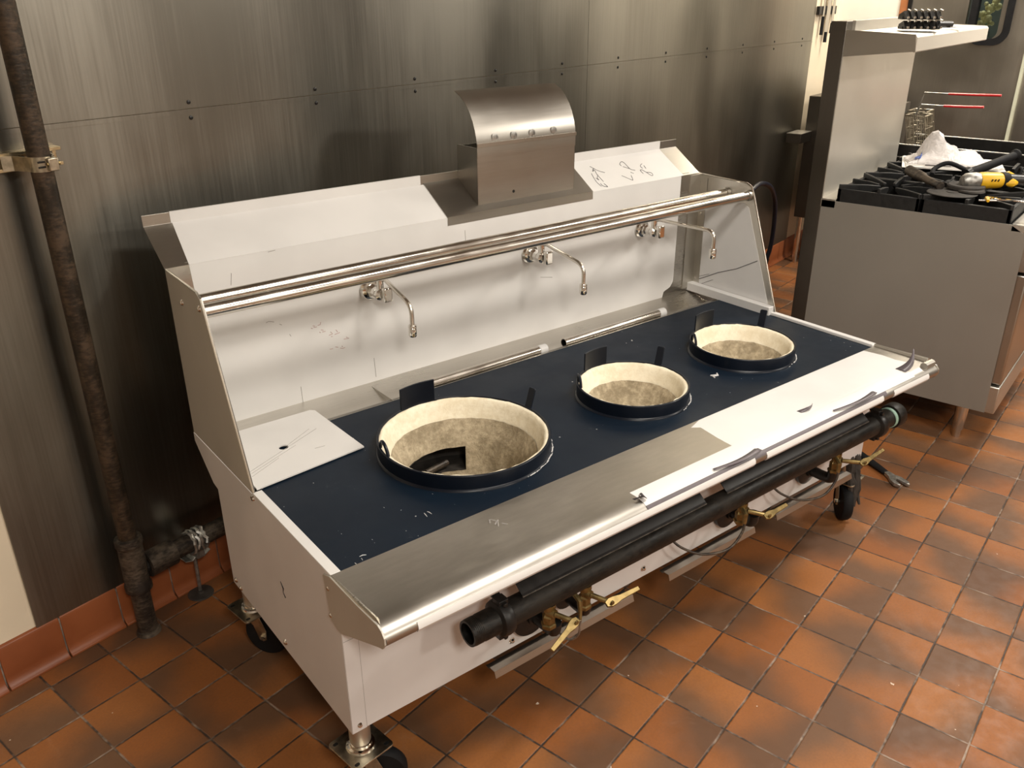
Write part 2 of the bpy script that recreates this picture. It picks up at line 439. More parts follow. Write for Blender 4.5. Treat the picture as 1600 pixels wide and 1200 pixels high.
# the room seen through the door window
struct(MB().box(5.1, 5.2, -.2, WY, 0, H).build('wall_far', 'darkroom', smooth=False))
sh = MB().box(4.15, 4.45, .3, 1.0, 1.325, 1.345).build('shelf', 'white', origin=(4.3, .65, 1.325), bevel=.002)
sb = MB().box(4.42, 4.44, .32, .98, 0, 1.325).build('shelf_panel', 'darkroom', None, origin=(4.43, .65, 0))
sb.parent = sh; sb.location = (.13, 0, -1.325)
tag(sh, 'white shelf ledge seen through the window of the steel door', 'shelf')
fl = thing('flower_bunch', 'pale yellow flowers standing on ledge behind the door window', 'flowers', (4.25, .74, 1.346))
vb = MB().lathe([(0, 0), (.03, 0), (.036, .03), (.028, .06), (.024, .06), (.03, .03), (.026, .004), (0, .004)], n=16).build('vase', 'darkroom', fl)
mb = MB()
for i in range(46):
    a = random.uniform(0, 2*PI); h = random.uniform(.05, .24); rr_ = random.uniform(.0, .06)*(1-abs(h-.14)*3)
    mb.at((abs(rr_)*math.cos(a), rr_*math.sin(a)+.02*math.sin(h*20), h)).ball(0, random.uniform(.012, .022), 7)
mb.build('blossoms', 'flower', fl)
mb = MB().tube([(0, 0, .01), (0, 0, .15)], .004, 6); mb.build('stem', 'tape', fl)

# ================================================================== GAS PIPE ON THE WALL (left)
gx, gy = -1.315, 1.43
gp = thing('gas_pipe', 'rusty black vertical pipe with a tee running down the steel wall', 'pipe', (gx, gy, 0))
def wmb(): return MB().at((-gx, -gy, 0))
wmb().tube([(gx-.006, gy, 2.74), (gx, gy, .29)], .0235, 20).build('riser_pipe', 'pipe', gp)
wmb().lathe([(.024, .318), (.034, .316), (.036, .308), (.036, .296), (.032, .290), (.033, .24), (.033, .17), (.036, .165), (.036, .150), (.031, .146), (.024, .146)], (gx, gy, 0), 'z', 24).build('tee_fitting', 'pipe2', gp)
wmb().lathe([(.022, 0), (.030, .0), (.037, 0.0), (.037, .075), (.036, .078), (.023, .078)], (gx+.035, gy, .207), 'x', 24).build('tee_branch', 'pipe2', gp)
wmb().lathe([(.026, .150), (.026, .012), (.030, .010), (.034, .0)], (gx, gy, 0), 'z', 24).build('floor_nipple', 'pipe2', gp)
wmb().tube([(gx+.05, gy, .207), (.95, gy, .207)], .027, 20).build('branch_pipe', 'pipe2', gp)
# strut channel with clamp
st = thing('strut_channel', 'short zinc slotted strut bolted across the wall behind the rusty pipe', 'channel', (-1.8, WY, 1.28))
mb = MB().at((1.8, -WY, -1.28))
pr = [(WY, 1.279), (WY-.030, 1.279), (WY-.030, 1.287), (WY-.027, 1.287), (WY-.027, 1.282), (WY-.003, 1.282), (WY-.003, 1.317), (WY-.027, 1.317), (WY-.027, 1.312), (WY-.030, 1.312), (WY-.030, 1.320), (WY, 1.320)]
mb.prism(pr, 'x', -2.35, -1.243); mb.build('channel', 'yzinc', st, bevel=.001)
mb = MB().at((1.8, -WY, -1.28))
for i in range(15, 20):
    MB().at((1.8, -WY, -1.28)).prism(rrect(-2.33+.055*i, -2.303+.055*i, 1.293, 1.306, .006), 'y', WY-.0045, WY-.0025).build('slot', 'black', st)
pc = thing('pipe_clamp', 'silver two-piece strap clamp around the rusty wall pipe', 'clamp', (gx, gy, 1.28))
def band(r0, t, a0, a1, z0, z1, n=16, c=(0, 0)):
    inn = [(c[0]+r0*math.cos(a0+(a1-a0)*i/n), c[1]+r0*math.sin(a0+(a1-a0)*i/n)) for i in range(n+1)]
    out = [(c[0]+(r0+t)*math.cos(a0+(a1-a0)*i/n), c[1]+(r0+t)*math.sin(a0+(a1-a0)*i/n)) for i in range(n+1)]
    mb = MB(); N = n+1
    vs = [(p[0], p[1], z0) for p in inn]+[(p[0], p[1], z0) for p in out]+[(p[0], p[1], z1) for p in inn]+[(p[0], p[1], z1) for p in out]
    fs = []
    for i in range(n): fs += [(i, i+1, i+1+N, i+N), (i+2*N, i+3*N, i+1+3*N, i+1+2*N), (i+N, i+1+N, i+1+3*N, i+3*N), (i, i+2*N, i+1+2*N, i+1)]
    fs += [(0, N, 3*N, 2*N), (n, n+2*N, n+3*N, n+N)]
    mb.add(vs, fs); return mb
mb = band(.0245, .0022, PI*.95, PI*1.62, .002, .034); mb.sheet([(-.0245, 0), (-.040, .045), (-.060, .056)], .0022, .002, .034, 'z'); mb.build('strap', 'zinc', pc)
mb = band(.0245, .0022, PI*1.68, PI*2.05, .002, .034); mb.sheet([(.0265, .0), (.034, .040), (.050, .056)], -.0022, .002, .034, 'z'); mb.build('strap', 'zinc', pc)
mb = MB().box(-.002, .020, -.040, -.023, .004, .032); mb.build('ear', 'zinc', pc, bevel=.002)
MB().tube([(-.004, -.034, .019), (.024, -.034, .019)], .004, 8).build('bolt', 'brass', pc)
mb = MB().at((0, 0, 0)).box(-.020, -.004, -.0275, -.0262, .022, .026).box(-.020, -.004, -.0275, -.0262, .011, .015); mb.build('slot', 'black', pc)
# pipe stand on the branch
ps = thing('pipe_stand', 'silver taped pipe support on a floor flange under the low pipe', 'pipe support', (-1.128, 1.462, 0))
mb = MB(); n = 22
for q in range(4):
    pts = []
    for i in range(n):
        a = 2*PI*i/n; r_ = .030+random.uniform(0, .005)
        pts.append((-.022+q*.012+random.uniform(-.004, .004), -.032+r_*math.cos(a), .207+r_*math.sin(a)))
    mb.tube(pts, .0055, 6, closed=True)
mb.build('foil_wrap', 'galv', ps)
mb = MB().sheet([(-.042, .148), (-.020, .140), (0, .158), (.020, .140), (.040, .150)], .003, -.03, .022, 'y')
mb.box(-.012, .012, -.045, -.018, .150, .190); mb.build('saddle', 'galv', ps, bevel=.001)
MB().tube([(0, -.005, .15), (0, 0, .008)], .0055, 10).build('rod', 'galv', ps)
MB().lathe([(0, .012), (.010, .012), (.012, .006), (.036, .004), (.038, 0), (0, 0)], n=20).build('floor_flange', 'dirty', ps)
# black hose behind the range
hp = spline([(2.15, 1.35, .55), (2.26, 1.35, .61), (2.368, 1.35, .652), (2.468, 1.35, .662), (2.60, 1.35, .622), (2.69, 1.35, .53), (2.722, 1.35, .40), (2.715, 1.35, .26), (2.69, 1.36, .16)], 6)
mb = MB().at((-2.69, -1.38, 0)).tube(hp, .0135, 12)
ho = thing('gas_hose', 'black looping gas hose hanging behind the right end of the white range', 'hose', (2.69, 1.38, 0))
mb.build('hose', 'hose', ho)
MB().at((-2.69, -1.38, 0)).tube([(2.695, 1.358, .18), (2.675, 1.37, .11)], .018, 10).tube([(2.675, 1.37, .115), (2.66, 1.40, .0)], .012, 10).build('fitting', 'pipe', ho)

# ================================================================== WOK RANGE (local frame: x along the front, y to the back, z up)
TH = math.radians(-13.5)
RO = Vector((-1.3350, .5300, 0))
W = 1.90; DZ = .611
wk = thing('wok_range', 'low white-film wrapped wok range with three round burner wells in a dark blue top', 'wok range', RO, TH)
def L2W(x, y, z): 
    c, s = math.cos(TH), math.sin(TH); return (RO.x+x*c-y*s, RO.y+x*s+y*c, z)
# end panels of the body
side = [(0, .215), (.656, .215), (.656, .50), (.685, .505), (.785, .585), (.785, .609), (0, .609)]
MB().prism(side, 'x', 0, .002).build('side_panel', 'film2', wk, smooth=False)
MB().prism(side, 'x', W-.002, W).build('side_panel', 'film2', wk, smooth=False)
MB().box(.002, W-.002, 0, .002, .216, .60).build('front_panel', 'film2', wk, smooth=False)
MB().box(.002, W-.002, .652, .656, .216, .60).build('back_panel', 'satin', wk, smooth=False)
MB().box(.002, W-.002, .002, .652, .300, .304).build('bottom_pan', 'darksteel', wk, smooth=False)
mb = MB().box(0.0005, .034, -.0022, 0, .2165, .585); mb.build('corner_trim', 'film2', wk, bevel=.0005)
MB().tube([(.0345, -.0008, .218), (.0345, -.0008, .56)], .0007, 5).build('seam_line', 'scuff', wk)
MB().tube([(.001, -.0026, .462), (.034, -.0026, .462)], .0005, 5).build('seam_line', 'scuff', wk)
MB().tube([(-.0004, .300, .430), (-.0004, .287, .418), (-.0004, .292, .404), (-.0004, .281, .396)], [.0008, .002, .0009, .0015], 5).build('scuff_mark', 'ink', wk)
for (x, z) in ((.018, .232), (.424, .237), (.865, .242), (1.30, .240)):
    MB().lathe([(0, -.006), (.004, -.0055), (.0055, -.003), (.0065, -.001), (.0085, 0)], (x, -.001, z), 'y', 10).build('screw', 'chrome', wk)
for (y, z) in ((.032, .575), (.034, .508), (.323, .240), (.629, .237), (.60, .228)):
    MB().lathe([(.0075, 0), (.006, -.003), (.003, -.005), (0, -.005)], (0, y, z), 'x', 10).build('screw', 'chrome', wk)
# blue deck with the three wells
BR = [(.501, .286, .214), (1.038, .239, .156), (1.526, .250, .160)]
holed([[(.022, .019), (W-.022, .019), (W-.022, .622), (.022, .622)]]+[circ(x, y, r-.006) for x, y, r in BR], DZ, .004).build('deck', 'deck', wk, smooth=False)
# gutter behind the deck and backsplash
gut = [(.622, .6115), (.629, .590), (.642, .583), (.700, .590), (.779, .606)]
MB().sheet(gut, .0015, .02, W-.02).build('gutter', 'steel', wk, ang=50)
MB().box(.505, .507, .640, .775, .585, .604).build('gutter_rib', 'steel', wk)
MB().box(.004, W-.004, .779, .7825, .56, 1.045).build('backsplash', 'steel', wk, smooth=False)
hood = [(.779, 1.0445), (.8995, 1.1215), (.900, 1.148), (.902, 1.1485), (.903, 1.120), (.783, 1.043)]
MB().prism(hood, 'x', 0.0, W-.012).build('sloping_hood', 'steeldk', wk, smooth=False, bevel=.0006)
MB().box(.05, W-.06, .786, .895, .62, 1.05).build('flue_duct', 'satin', wk, smooth=False)
# film left on backsplash, slope and lip
cut = (.769, 1.41)
MB().prism([(.0925, .582), (.30, .583), (.302, .585), (1.735, .606), (1.742, .628), (1.775, .640), (1.789, .66), (1.792, 1.0445), (.057, 1.0445), (.060, .98), (.088, .75)], 'y', .7780, .779).build('backsplash_film', 'film', wk, smooth=False)
def slope_poly(x0, x1):
    a = MB(); nrm = Vector((0, -(1.1215-1.0445), (.8995-.779))).normalized()*.0009
    pts = [(x0-.006, .779, 1.0445), (x1+(.004 if x1 > 1.5 else 0), .779, 1.0445), (x1, .8993, 1.1213), (x0+(.006 if x0 < .2 else 0), .8993, 1.1213)]
    vs = [p for p in pts]+[tuple(Vector(p)+nrm) for p in pts]
    return a.add(vs, [(0, 1, 2, 3), (7, 6, 5, 4), (0, 4, 5, 1), (1, 5, 6, 2), (2, 6, 7, 3), (3, 7, 4, 0)])
slope_poly(.063, .86).build('hood_film', 'film', wk, smooth=False)
slope_poly(1.25, 1.800).build('hood_film', 'film', wk, smooth=False)
MB().box(.066, .790, .8985, .8995, 1.1215, 1.149).box(.066, .790, .8985, .9035, 1.1488, 1.1496).build('lip_film', 'film', wk, smooth=False)
MB().box(1.25, 1.802, .8985, .8995, 1.1215, 1.149).box(1.25, 1.802, .8985, .9035, 1.1488, 1.1496).build('lip_film', 'film', wk, smooth=False)
# pen writing on the slope
PEN = [[(1.4387, 0.8726), (1.4478, 0.862), (1.4578, 0.8514), (1.4783, 0.8401)], [(1.4486, 0.8629), (1.4333, 0.852), (1.445, 0.8553), (1.4408, 0.8398), (1.4425, 0.8344)], [(1.4431, 0.8617), (1.4352, 0.8517)], [(1.4406, 0.8347), (1.4301, 0.8243), (1.4304, 0.8162), (1.4242, 0.8262)], [(1.4409, 0.8327), (1.4427, 0.8083)], [(1.4209, 0.8418), (1.4222, 0.8456), (1.419, 0.8361), (1.4143, 0.8128), (1.4158, 0.8026), (1.4193, 0.7921)], [(1.425, 0.8031), (1.4265, 0.7929), (1.4413, 0.7866), (1.4413, 0.7925), (1.4382, 0.801)], [(1.5699, 0.8552), (1.5689, 0.8626), (1.5808, 0.8704), (1.5897, 0.8701), (1.5931, 0.8591), (1.5959, 0.8377), (1.6118, 0.8301)], [(1.5733, 0.8515), (1.5936, 0.8402)], [(1.5856, 0.8258), (1.5943, 0.8192)], [(1.5368, 0.8188), (1.5631, 0.7963), (1.5696, 0.7983), (1.5764, 0.8137)], [(1.6506, 0.8327), (1.6485, 0.8414), (1.6577, 0.8485), (1.6656, 0.8506)], [(1.6666, 0.843), (1.665, 0.8305)], [(1.634, 0.8121), (1.6331, 0.8269), (1.6433, 0.8264), (1.6516, 0.8157), (1.6617, 0.7995), (1.6705, 0.8012), (1.6704, 0.8107), (1.6516, 0.8157)]]
def sz_(y): return 1.0445+(y-.779)*(1.1215-1.0445)/(.8995-.779)+.0011
for grp in (PEN[:7], PEN[7:11], PEN[11:]):
    mb = MB()
    for s in grp: mb.tube(spline([(x, y, sz_(y)) for x, y in s], 4), .0010, 5)
    mb.build('pen_writing', 'ink', wk)
RED = [[(0.3479, 0.8142), (0.3524, 0.812)], [(0.3533, 0.8198), (0.359, 0.8185), (0.3556, 0.8147), (0.3644, 0.8138)], [(0.3683, 0.8175), (0.3755, 0.8181), (0.3774, 0.8246)], [(0.3762, 0.8029), (0.3831, 0.8001)], [(0.3709, 0.7977), (0.3742, 0.7952)], [(0.379, 0.7958), (0.3886, 0.7958)], [(0.398, 0.7819), (0.409, 0.7833), (0.4037, 0.7905)], [(0.4035, 0.7764), (0.4082, 0.7759)], [(0.4148, 0.7802), (0.4309, 0.7822)], [(0.4197, 0.7925), (0.4244, 0.7855)], [(0.441, 0.7599), (0.457, 0.7586), (0.4488, 0.7642)], [(0.4276, 0.7366), (0.4347, 0.7335), (0.4423, 0.7346)], [(0.433, 0.7418), (0.4352, 0.7382)], [(0.3961, 0.7409), (0.4058, 0.7403)], [(0.4135, 0.7437), (0.4218, 0.7404)]]
mb = MB()
for s in RED: mb.tube([(x, .7778, z) for x, z in s], .0009, 5)
mb.build('red_marks', 'redink', wk)
mb = MB()
for s in ([(.226, .858), (.234, .860), (.248, .855)], [(.262, .846), (.268, .842)], [(.286, .812), (.289, .805)], [(.255, 1.041), (.275, 1.0425)], [(.155, 1.005), (.150, .975)], [(.70, .95), (.76, .935), (.80, .94)], [(.30, .655), (.301, .60)], [(.86, 1.00), (.862, .95), (.855, .93)], [(.53, .68), (.532, .62)], [(1.15, .80), (1.2, .79)]):
    MB().tube([(x, .7779, z) for x, z in s], .0007, 4).build('scratch', 'scuff', wk)
# upper end panels with folded rims
def rim_panel(x, sgn, matname):
    P = [(.395, DZ+.001), (.540, 1.004), (.552, 1.030), (.575, 1.040), (.779, 1.0435), (.779, DZ+.001)]
    m_ = MB().prism(P, 'x', x, x+.002*sgn).build('end_panel', matname, wk, smooth=False)
    r = MB(); xi = x+sgn*.006
    xi = x+sgn*.003; r.tube([(xi, .397, DZ+.004), (xi, .541, 1.003), (xi, .553, 1.0285), (xi, .577, 1.038), (xi, .779, 1.0415)], .0032, 8)
    r.build('folded_rim', 'rod', m_)
    return m_
e1 = rim_panel(0, 1, 'endsteel'); e2 = rim_panel(W, -1, 'steelv')
MB().prism([(.433, .640), (.556, .955), (.575, .968), (.745, .962), (.752, .955), (.770, .64)], 'x', W-.0032, W-.002).build('end_film', 'filmr', e2, smooth=False)
mb = MB().tube([(W-.0036, .775, .640), (W-.0036, .72, .668), (W-.0036, .66, .700), (W-.0036, .58, .733), (W-.0036, .496, .781)], .0012, 5)
mb.tube([(W-.0036, .76, .66), (W-.0036, .70, .685)], .0006, 4).tube([(W-.0036, .75, .63), (W-.0036, .68, .668)], .0006, 4).build('scratch', 'ink', e2)
MB().box(W-.060, W-.002, .7755, .7790, .62, 1.040).box(W-.0050, W-.0032, .745, .779, .62, 1.03).build('corner_bracket', 'steelv', wk, smooth=False)
for (y, z) in ((.760, .90), (.760, .66)): MB().lathe([(.006, 0), (.005, -.003), (0, -.004)], (W-.005, y, z), 'x', 10).build('screw', 'chrome', wk)
for (y, z) in ((.563, 1.005), (.685, .987)): MB().lathe([(.0075, 0), (.006, -.003), (.003, -.005), (0, -.005)], (0, y, z), 'x', 10).build('screw', 'chrome', wk)
MB().lathe([(.008, 0), (.006, -.004), (0, -.005)], (.0, .400, .600), 'x', 10).build('screw', 'chrome', wk)
# edge strips around the deck
MB().box(0, .022, .019, .40, .609, .6135).build('edge_strip', 'film', wk, bevel=.001)
MB().box(W-.018, W+.002, .019, .41, .609, .620).build('edge_strip', 'film', wk, bevel=.002)
MB().box(W-.032, W-.003, .405, .779, .609, .640).build('edge_channel', 'filmr', wk, bevel=.002)
# polished rods across the back
MB().tube([(.002, .560, .998), (W-.022, .560, .998)], .0160, 24).build('rinse_rod', 'rod', wk)
MB().tube([(.002, .655, .992), (W-.022, .655, .992)], .0160, 24).build('rinse_rod', 'rod', wk)
for y, z in ((.560, .998), (.655, .992)):
    MB().lathe([(.0165, W-.020), (.019, W-.019), (.019, W-.003)], (0, y, z), 'x', 20).build('rod_collar', 'steel', wk)
# front rail
rail = [(.019, .6118), (-.128, .6145), (-.143, .6143), (-.156, .6133), (-.167, .6108), (-.176, .6068), (-.183, .6010), (-.187, .5945), (-.188, .588), (-.184, .5815), (-.176, .5785), (-.160, .580)]
MB().sheet(rail, -.0016, .001, W-.001).build('front_rail', 'rail', wk, ang=60)
cap = [(.049, .600), (.019, .6118), (-.015, .612), (-.091, .6125), (-.166, .6165), (-.180, .611), (-.188, .600), (-.189, .586), (-.180, .572), (-.165, .566), (-.090, .530), (-.011, .492), (.010, .490), (.033, .499), (.041, .545)]
MB().prism(cap, 'x', -.0035, .0005).build('rail_end_cap', 'endsteel', wk, smooth=False, bevel=.0006)
MB().prism(cap, 'x', W-.0005, W+.0035).build('rail_end_cap', 'steelv', wk, smooth=False, bevel=.0006)
MB().tube([(.002, .02, .6105), (.003, -.075, .6115), (.004, -.150, .6120), (.003, -.170, .608)], [.003, .005, .0065, .003], 8).build('weld_bead', 'steel', wk)
MB().tube([(W-.006, .02, .615), (W-.006, -.155, .6195)], [.006, .009], 8).tube([(W-.05, -.166, .6155), (W-.004, -.166, .6155)], .012, 10).build('rail_end_roll', 'steelv', wk)
# film pieces on the rail
def raised(poly, z, t=.0009):
    mb_ = MB().prism(poly, 'z', 0, t)
    mb_.v = [(x, y, zz+.6120+(.019-y)*.0184+.0004) for x, y, zz in mb_.v]
    return mb_
def flat(poly, z, t=.0009): return MB().prism(poly, 'z', z, z+t)
raised([(1.061, .018), (1.83, .018), (1.838, -.04), (1.834, -.085), (1.845, -.125), (1.80, -.138), (1.60, -.142), (1.10, -.140), (1.012, -.134), (1.018, -.08), (1.031, -.013), (1.012, .002)], .6130, .0012).build('rail_film', 'film', wk, smooth=False)
ridge = [(-.128, .6158), (-.145, .6155), (-.158, .6143), (-.179, .6140), (-.1885, .604)]
MB().sheet(ridge[:3]+[(-.170, .6115), (-.1785, .6070)], -.0008, .66, 1.78).build('ridge_film', 'film', wk)
lipf = [(-.1855, .6010), (-.1895, .594), (-.1900, .587), (-.1855, .5795), (-.176, .5765)]
for a, b in ((.066, 1.03), (1.075, 1.60), (1.655, 1.845)):
    MB().sheet(lipf, -.0009, a, b).build('lip_edge_film', 'film', wk)
MB().sheet([(-.1785, .6068), (-.184, .6020), (-.1870, .5975)], -.0012, .66, 1.62).build('film_underside_strip', 'filmback', wk)
# curled film ends
def curl(x0, L, h0, h1, wd, matn, y0=-.15, z0=.6175, twist=.6):
    vs = []; n = 12
    for i in range(n+1):
        t = i/n; x = x0+L*t; zc = z0+h0*math.sin(PI*t)+h1*t*t; yy = y0-.012*math.sin(PI*t); a = twist*t*2
        ww = wd*(1-.65*t)
        for k in (-1, 1): vs.append((x, yy+k*ww*math.cos(a), zc+abs(ww*math.sin(a))*(1 if k > 0 else .2)))
    fs = [(2*i, 2*i+1, 2*i+3, 2*i+2) for i in range(n)]
    o = MB().add(vs, fs).build('film_curl', matn, wk)
    s = o.modifiers.new('t', 'SOLIDIFY'); s.thickness = .0008
curl(1.765, .055, .006, .050, .016, 'filmback', -.140)
curl(1.30, .060, .006, .006, .007, 'filmback', -.118, .6160, .9)
curl(1.58, -.20, .003, .002, .008, 'filmback', -.170, .6135, .2)
curl(1.06, -.17, .003, .002, .009, 'filmback', -.174, .6120, .2)
curl(.672, -.030, .008, .002, .012, 'ink', -.158, .6175, 1.4)
mb = MB()
for s in ([(.355, -.02), (.362, -.035), (.352, -.05)], [(.350, -.04), (.366, -.03)], [(.365, -.045), (.372, -.055)], [(.345, -.03), (.352, -.018)]):
    mb.tube([(x, y, .6145) for x, y in s], .0018, 5)
mb.build('glue_smear', 'scuff', wk)

# burner wells
def burner(cx, cy, r, big):
    b = MB().at((cx, cy, DZ)).lathe([(r, -.001), (r, .0385), (r-.0012, .040), (r-.005, .040), (r-.006, .0385), (r-.006, -.03)], n=72).build('burner_ring', 'enamel', wk)
    MB().at((cx, cy, DZ)).lathe([(r+.0045, .0), (r+.0035, .0028), (r-.0005, .006)], n=72).build('weld_seam', 'enamel', b)
    ch = MB(); rg = random.Random(int(cx*100))  # paint chips along the weld, their near-side glint drawn in as pale slivers
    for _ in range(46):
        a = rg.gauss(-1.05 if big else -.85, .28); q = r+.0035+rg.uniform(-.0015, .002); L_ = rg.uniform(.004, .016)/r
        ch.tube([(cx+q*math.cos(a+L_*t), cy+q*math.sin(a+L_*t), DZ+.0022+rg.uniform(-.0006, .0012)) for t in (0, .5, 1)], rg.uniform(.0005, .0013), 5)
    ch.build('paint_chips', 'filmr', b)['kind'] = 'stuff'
    # cream lining
    n = 72; vs = []; ht = .066 if big else .062
    prof = [(r-.0062, .036), (r-.010, .0365), (r-.016, .032), (r-.020, .018), (r-.026, .002), (r-.0325, -.014), (r-.0370, .036-ht)]
    for i, (q, z) in enumerate(prof):
        for k in range(n):
            a = 2*PI*k/n; j = random.uniform(-.0011, .0011); zz = z
            if i == 1: zz += random.uniform(-.001, .0028)
            if i == len(prof)-1: zz += .0018*math.sin(3*a+cx*9)+.0012*math.sin(7*a)
            vs.append(((q+j)*math.cos(a), (q+j)*math.sin(a), zz))
    fs = [(i*n+k, i*n+(k+1) % n, (i+1)*n+(k+1) % n, (i+1)*n+k) for i in range(len(prof)-1) for k in range(n)]
    lo = MB().at((cx, cy, DZ)).add(vs, fs).build('cream_lining', 'lining', b, ang=80)
    # rough sandy bowl
    prof = [(r-.034, -.012), (r-.046, -.034), (r-.056, -.055), (r-.063, -.082), (r-.066, -.112), (r-.069, -.150), (r-.090, -.175), (.03, -.182), (.0, -.182)]
    if not big: prof = [(r-.034, -.010), (r-.046, -.030), (r-.058, -.048), (r-.078, -.07), (.05, -.090), (0, -.094)]
    vs = []
    for i, (q, z) in enumerate(prof):
        for k in range(n):
            a = 2*PI*k/n; j = random.uniform(-.002, .002) if 0 < i else 0
            vs.append((max(q+j, 1e-4)*math.cos(a), max(q+j, 1e-4)*math.sin(a), z+random.uniform(-.0012, .0012)))
    def skip(i, k): return big and i in (3, 4) and 11 <= k < 30
    fs = [(i*n+k, i*n+(k+1) % n, (i+1)*n+(k+1) % n, (i+1)*n+k) for i in range(len(prof)-1) for k in range(n) if not skip(i, k)]
    MB().at((cx, cy, DZ)).add(vs, fs).build('sandy_bowl', 'bowl', b, ang=80)
    if big:
        mb = MB(); n_ = 18
        for i in range(n_):
            a0, a1 = 2*PI*(11+17*i/n_)/72, 2*PI*(11+17*(i+1)/n_)/72
        rb = r+.03
        vs = []; k0, k1 = 11, 30
        for k in range(k0, k1+1):
            a = 2*PI*k/72
            for q, z in ((r-.064, -.082), (rb, -.080), (rb, -.158), (r-.070, -.150)): vs.append((q*math.cos(a), q*math.sin(a), z))
        K = k1-k0+1; fs = []
        for k in range(K-1):
            for q in range(3): fs.append((4*k+q, 4*k+q+1, 4*k+q+5, 4*k+q+4))
        fs += [(0, 1, 2, 3), (4*K-4, 4*K-3, 4*K-2, 4*K-1)]
        MB().at((cx, cy, DZ)).add(vs, fs).build('flue_opening', 'dirty', b)
        MB().at((cx, cy, DZ)).tube([(-.02, .155, -.140), (.05, .160, -.134)], .009, 10).build('igniter_tube', 'pipe2', b)
    # pan supports welded on the ring
    def plate(a0, a1, z0, z1, nm='pan_tab'):
        mb = band(r-.0062, .004, a0, a1, z0, z1, 10); mb.m = Matrix.Identity(4)
        mb.v = [(x+cx, y+cy, z+DZ) for x, y, z in mb.v]; return mb.build(nm, 'enamel', b, bevel=.001)
    wd = {True: .255, False: .30}[big]
    am = 1.60 if big else 1.62
    plate(am-wd, am+wd, .030, .098 if big else .092)
    a = .06 if big else .30
    ca, sa = math.cos(a), math.sin(a)
    mb = MB(); vs = []
    for (q, z, h) in ((r-.020, .012, .006), (r-.008, .030, .011), (r-.001, .045, .0115), (r+.012, .086, .0115), (r+.0128, .089, .009)):
        for t in (-1, 1):
            for d in (0, .004): vs.append((cx+(q+d)*ca-t*h*sa, cy+(q+d)*sa+t*h*ca, DZ+z))
    fs = []
    for i in range(4):
        o = 4*i; fs += [(o, o+2, o+6, o+4), (o+1, o+5, o+7, o+3), (o, o+4, o+5, o+1), (o+2, o+3, o+7, o+6)]
    fs += [(0, 1, 3, 2), (16, 18, 19, 17)]
    mb.add(vs, fs).build('pan_tab', 'enamel', b, bevel=.001)
    a = 2.96 if big else 2.55
    dl = .13 if big else .15
    pts = [(cx+(r-.006)*math.cos(a+t*dl), cy+(r-.006)*math.sin(a+t*dl), DZ+.038+.026*math.sin(PI*(t+1)/2)**.6) for t in [-1+2*i/12 for i in range(13)]]
    MB().tube(pts, .0042, 8).build('pan_loop', 'enamel', b)
    return b
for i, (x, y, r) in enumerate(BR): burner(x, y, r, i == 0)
mb = MB()
for c_ in ((1.323, .185),):
    mb.tube([(c_[0]-.012, c_[1]+.006, DZ+.001), (c_[0]-.006, c_[1]-.004, DZ+.002), (c_[0]+.006, c_[1]-.006, DZ+.001), (c_[0]+.014, c_[1]+.004, DZ+.002)], [.002, .004, .0035, .002], 6)
    mb.tube([(c_[0]-.010, c_[1]-.002, DZ+.001), (c_[0]-.014, c_[1]-.012, DZ+.001)], .002, 5)
mb.build('white_scrap', 'filmr', wk)

mb = MB(); rg = random.Random(11)
for (x, y, q) in ((.259, .086, .008), (.270, .088, .007), (.081, .039, .007), (.074, .030, .004), (.057, .023, .005), (.203, .166, .0016), (.227, .134, .0016), (.083, .134, .0014), (.123, .076, .0014), (.716, .175, .0022)):
    a = rg.uniform(0, PI); mb.tube([(x-q*math.cos(a), y-q*math.sin(a), DZ+.0004), (x, y+q*.2, DZ+.001), (x+q*math.cos(a), y+q*math.sin(a), DZ+.0004)], [q*.05+.0002, q*.10+.0004, q*.05+.0002], 5)
mb.build('paint_chips', 'filmr', wk)['kind'] = 'stuff'
# flue box with curved deflector on the hood
tr = MB()
tr.sheet([(.7772, 1.022), (.7772, 1.0472), (.900, 1.1260)], -.0016, .80, 1.368)
ty = tr.build('flue_tray', 'steeldk', wk, smooth=False, ang=20)
ty.name = 'flue_tray'
bx = MB(); t = .0015
bx.box(.924, 1.303, .7985, .800, 1.052, 1.229); bx.box(.924, .9255, .7985, .900, 1.058, 1.226); bx.box(1.3015, 1.303, .7985, .900, 1.058, 1.226); bx.box(.924, 1.303, .8985, .900, 1.10, 1.222)
fb = bx.build('flue_box', 'steeldk', wk, smooth=False)
arc = [(.7975, 1.196), (.7972, 1.232), (.800, 1.250), (.806, 1.272), (.816, 1.297), (.831, 1.322), (.850, 1.344), (.872, 1.361), (.905, 1.376)]
MB().sheet(arc, -.0016, .924, 1.304).build('deflector', 'steeldk', fb, ang=40)
MB().box(.923, 1.305, .7940, .7972, 1.228, 1.238).build('deflector_lip', 'steel', fb, smooth=False)
mb = MB()
for x in (.99, 1.06, 1.13, 1.215): mb.lathe([(0, -.0012), (.010, -.001), (.012, 0)], (x, .7985, 1.250), 'y', 12)
mb.build('spot_welds', 'galv', fb)
MB().lathe([(0, -.001), (.0045, -.0008), (.005, 0)], (1.058, .7985, 1.085), 'y', 8).build('rivet', 'black', fb)

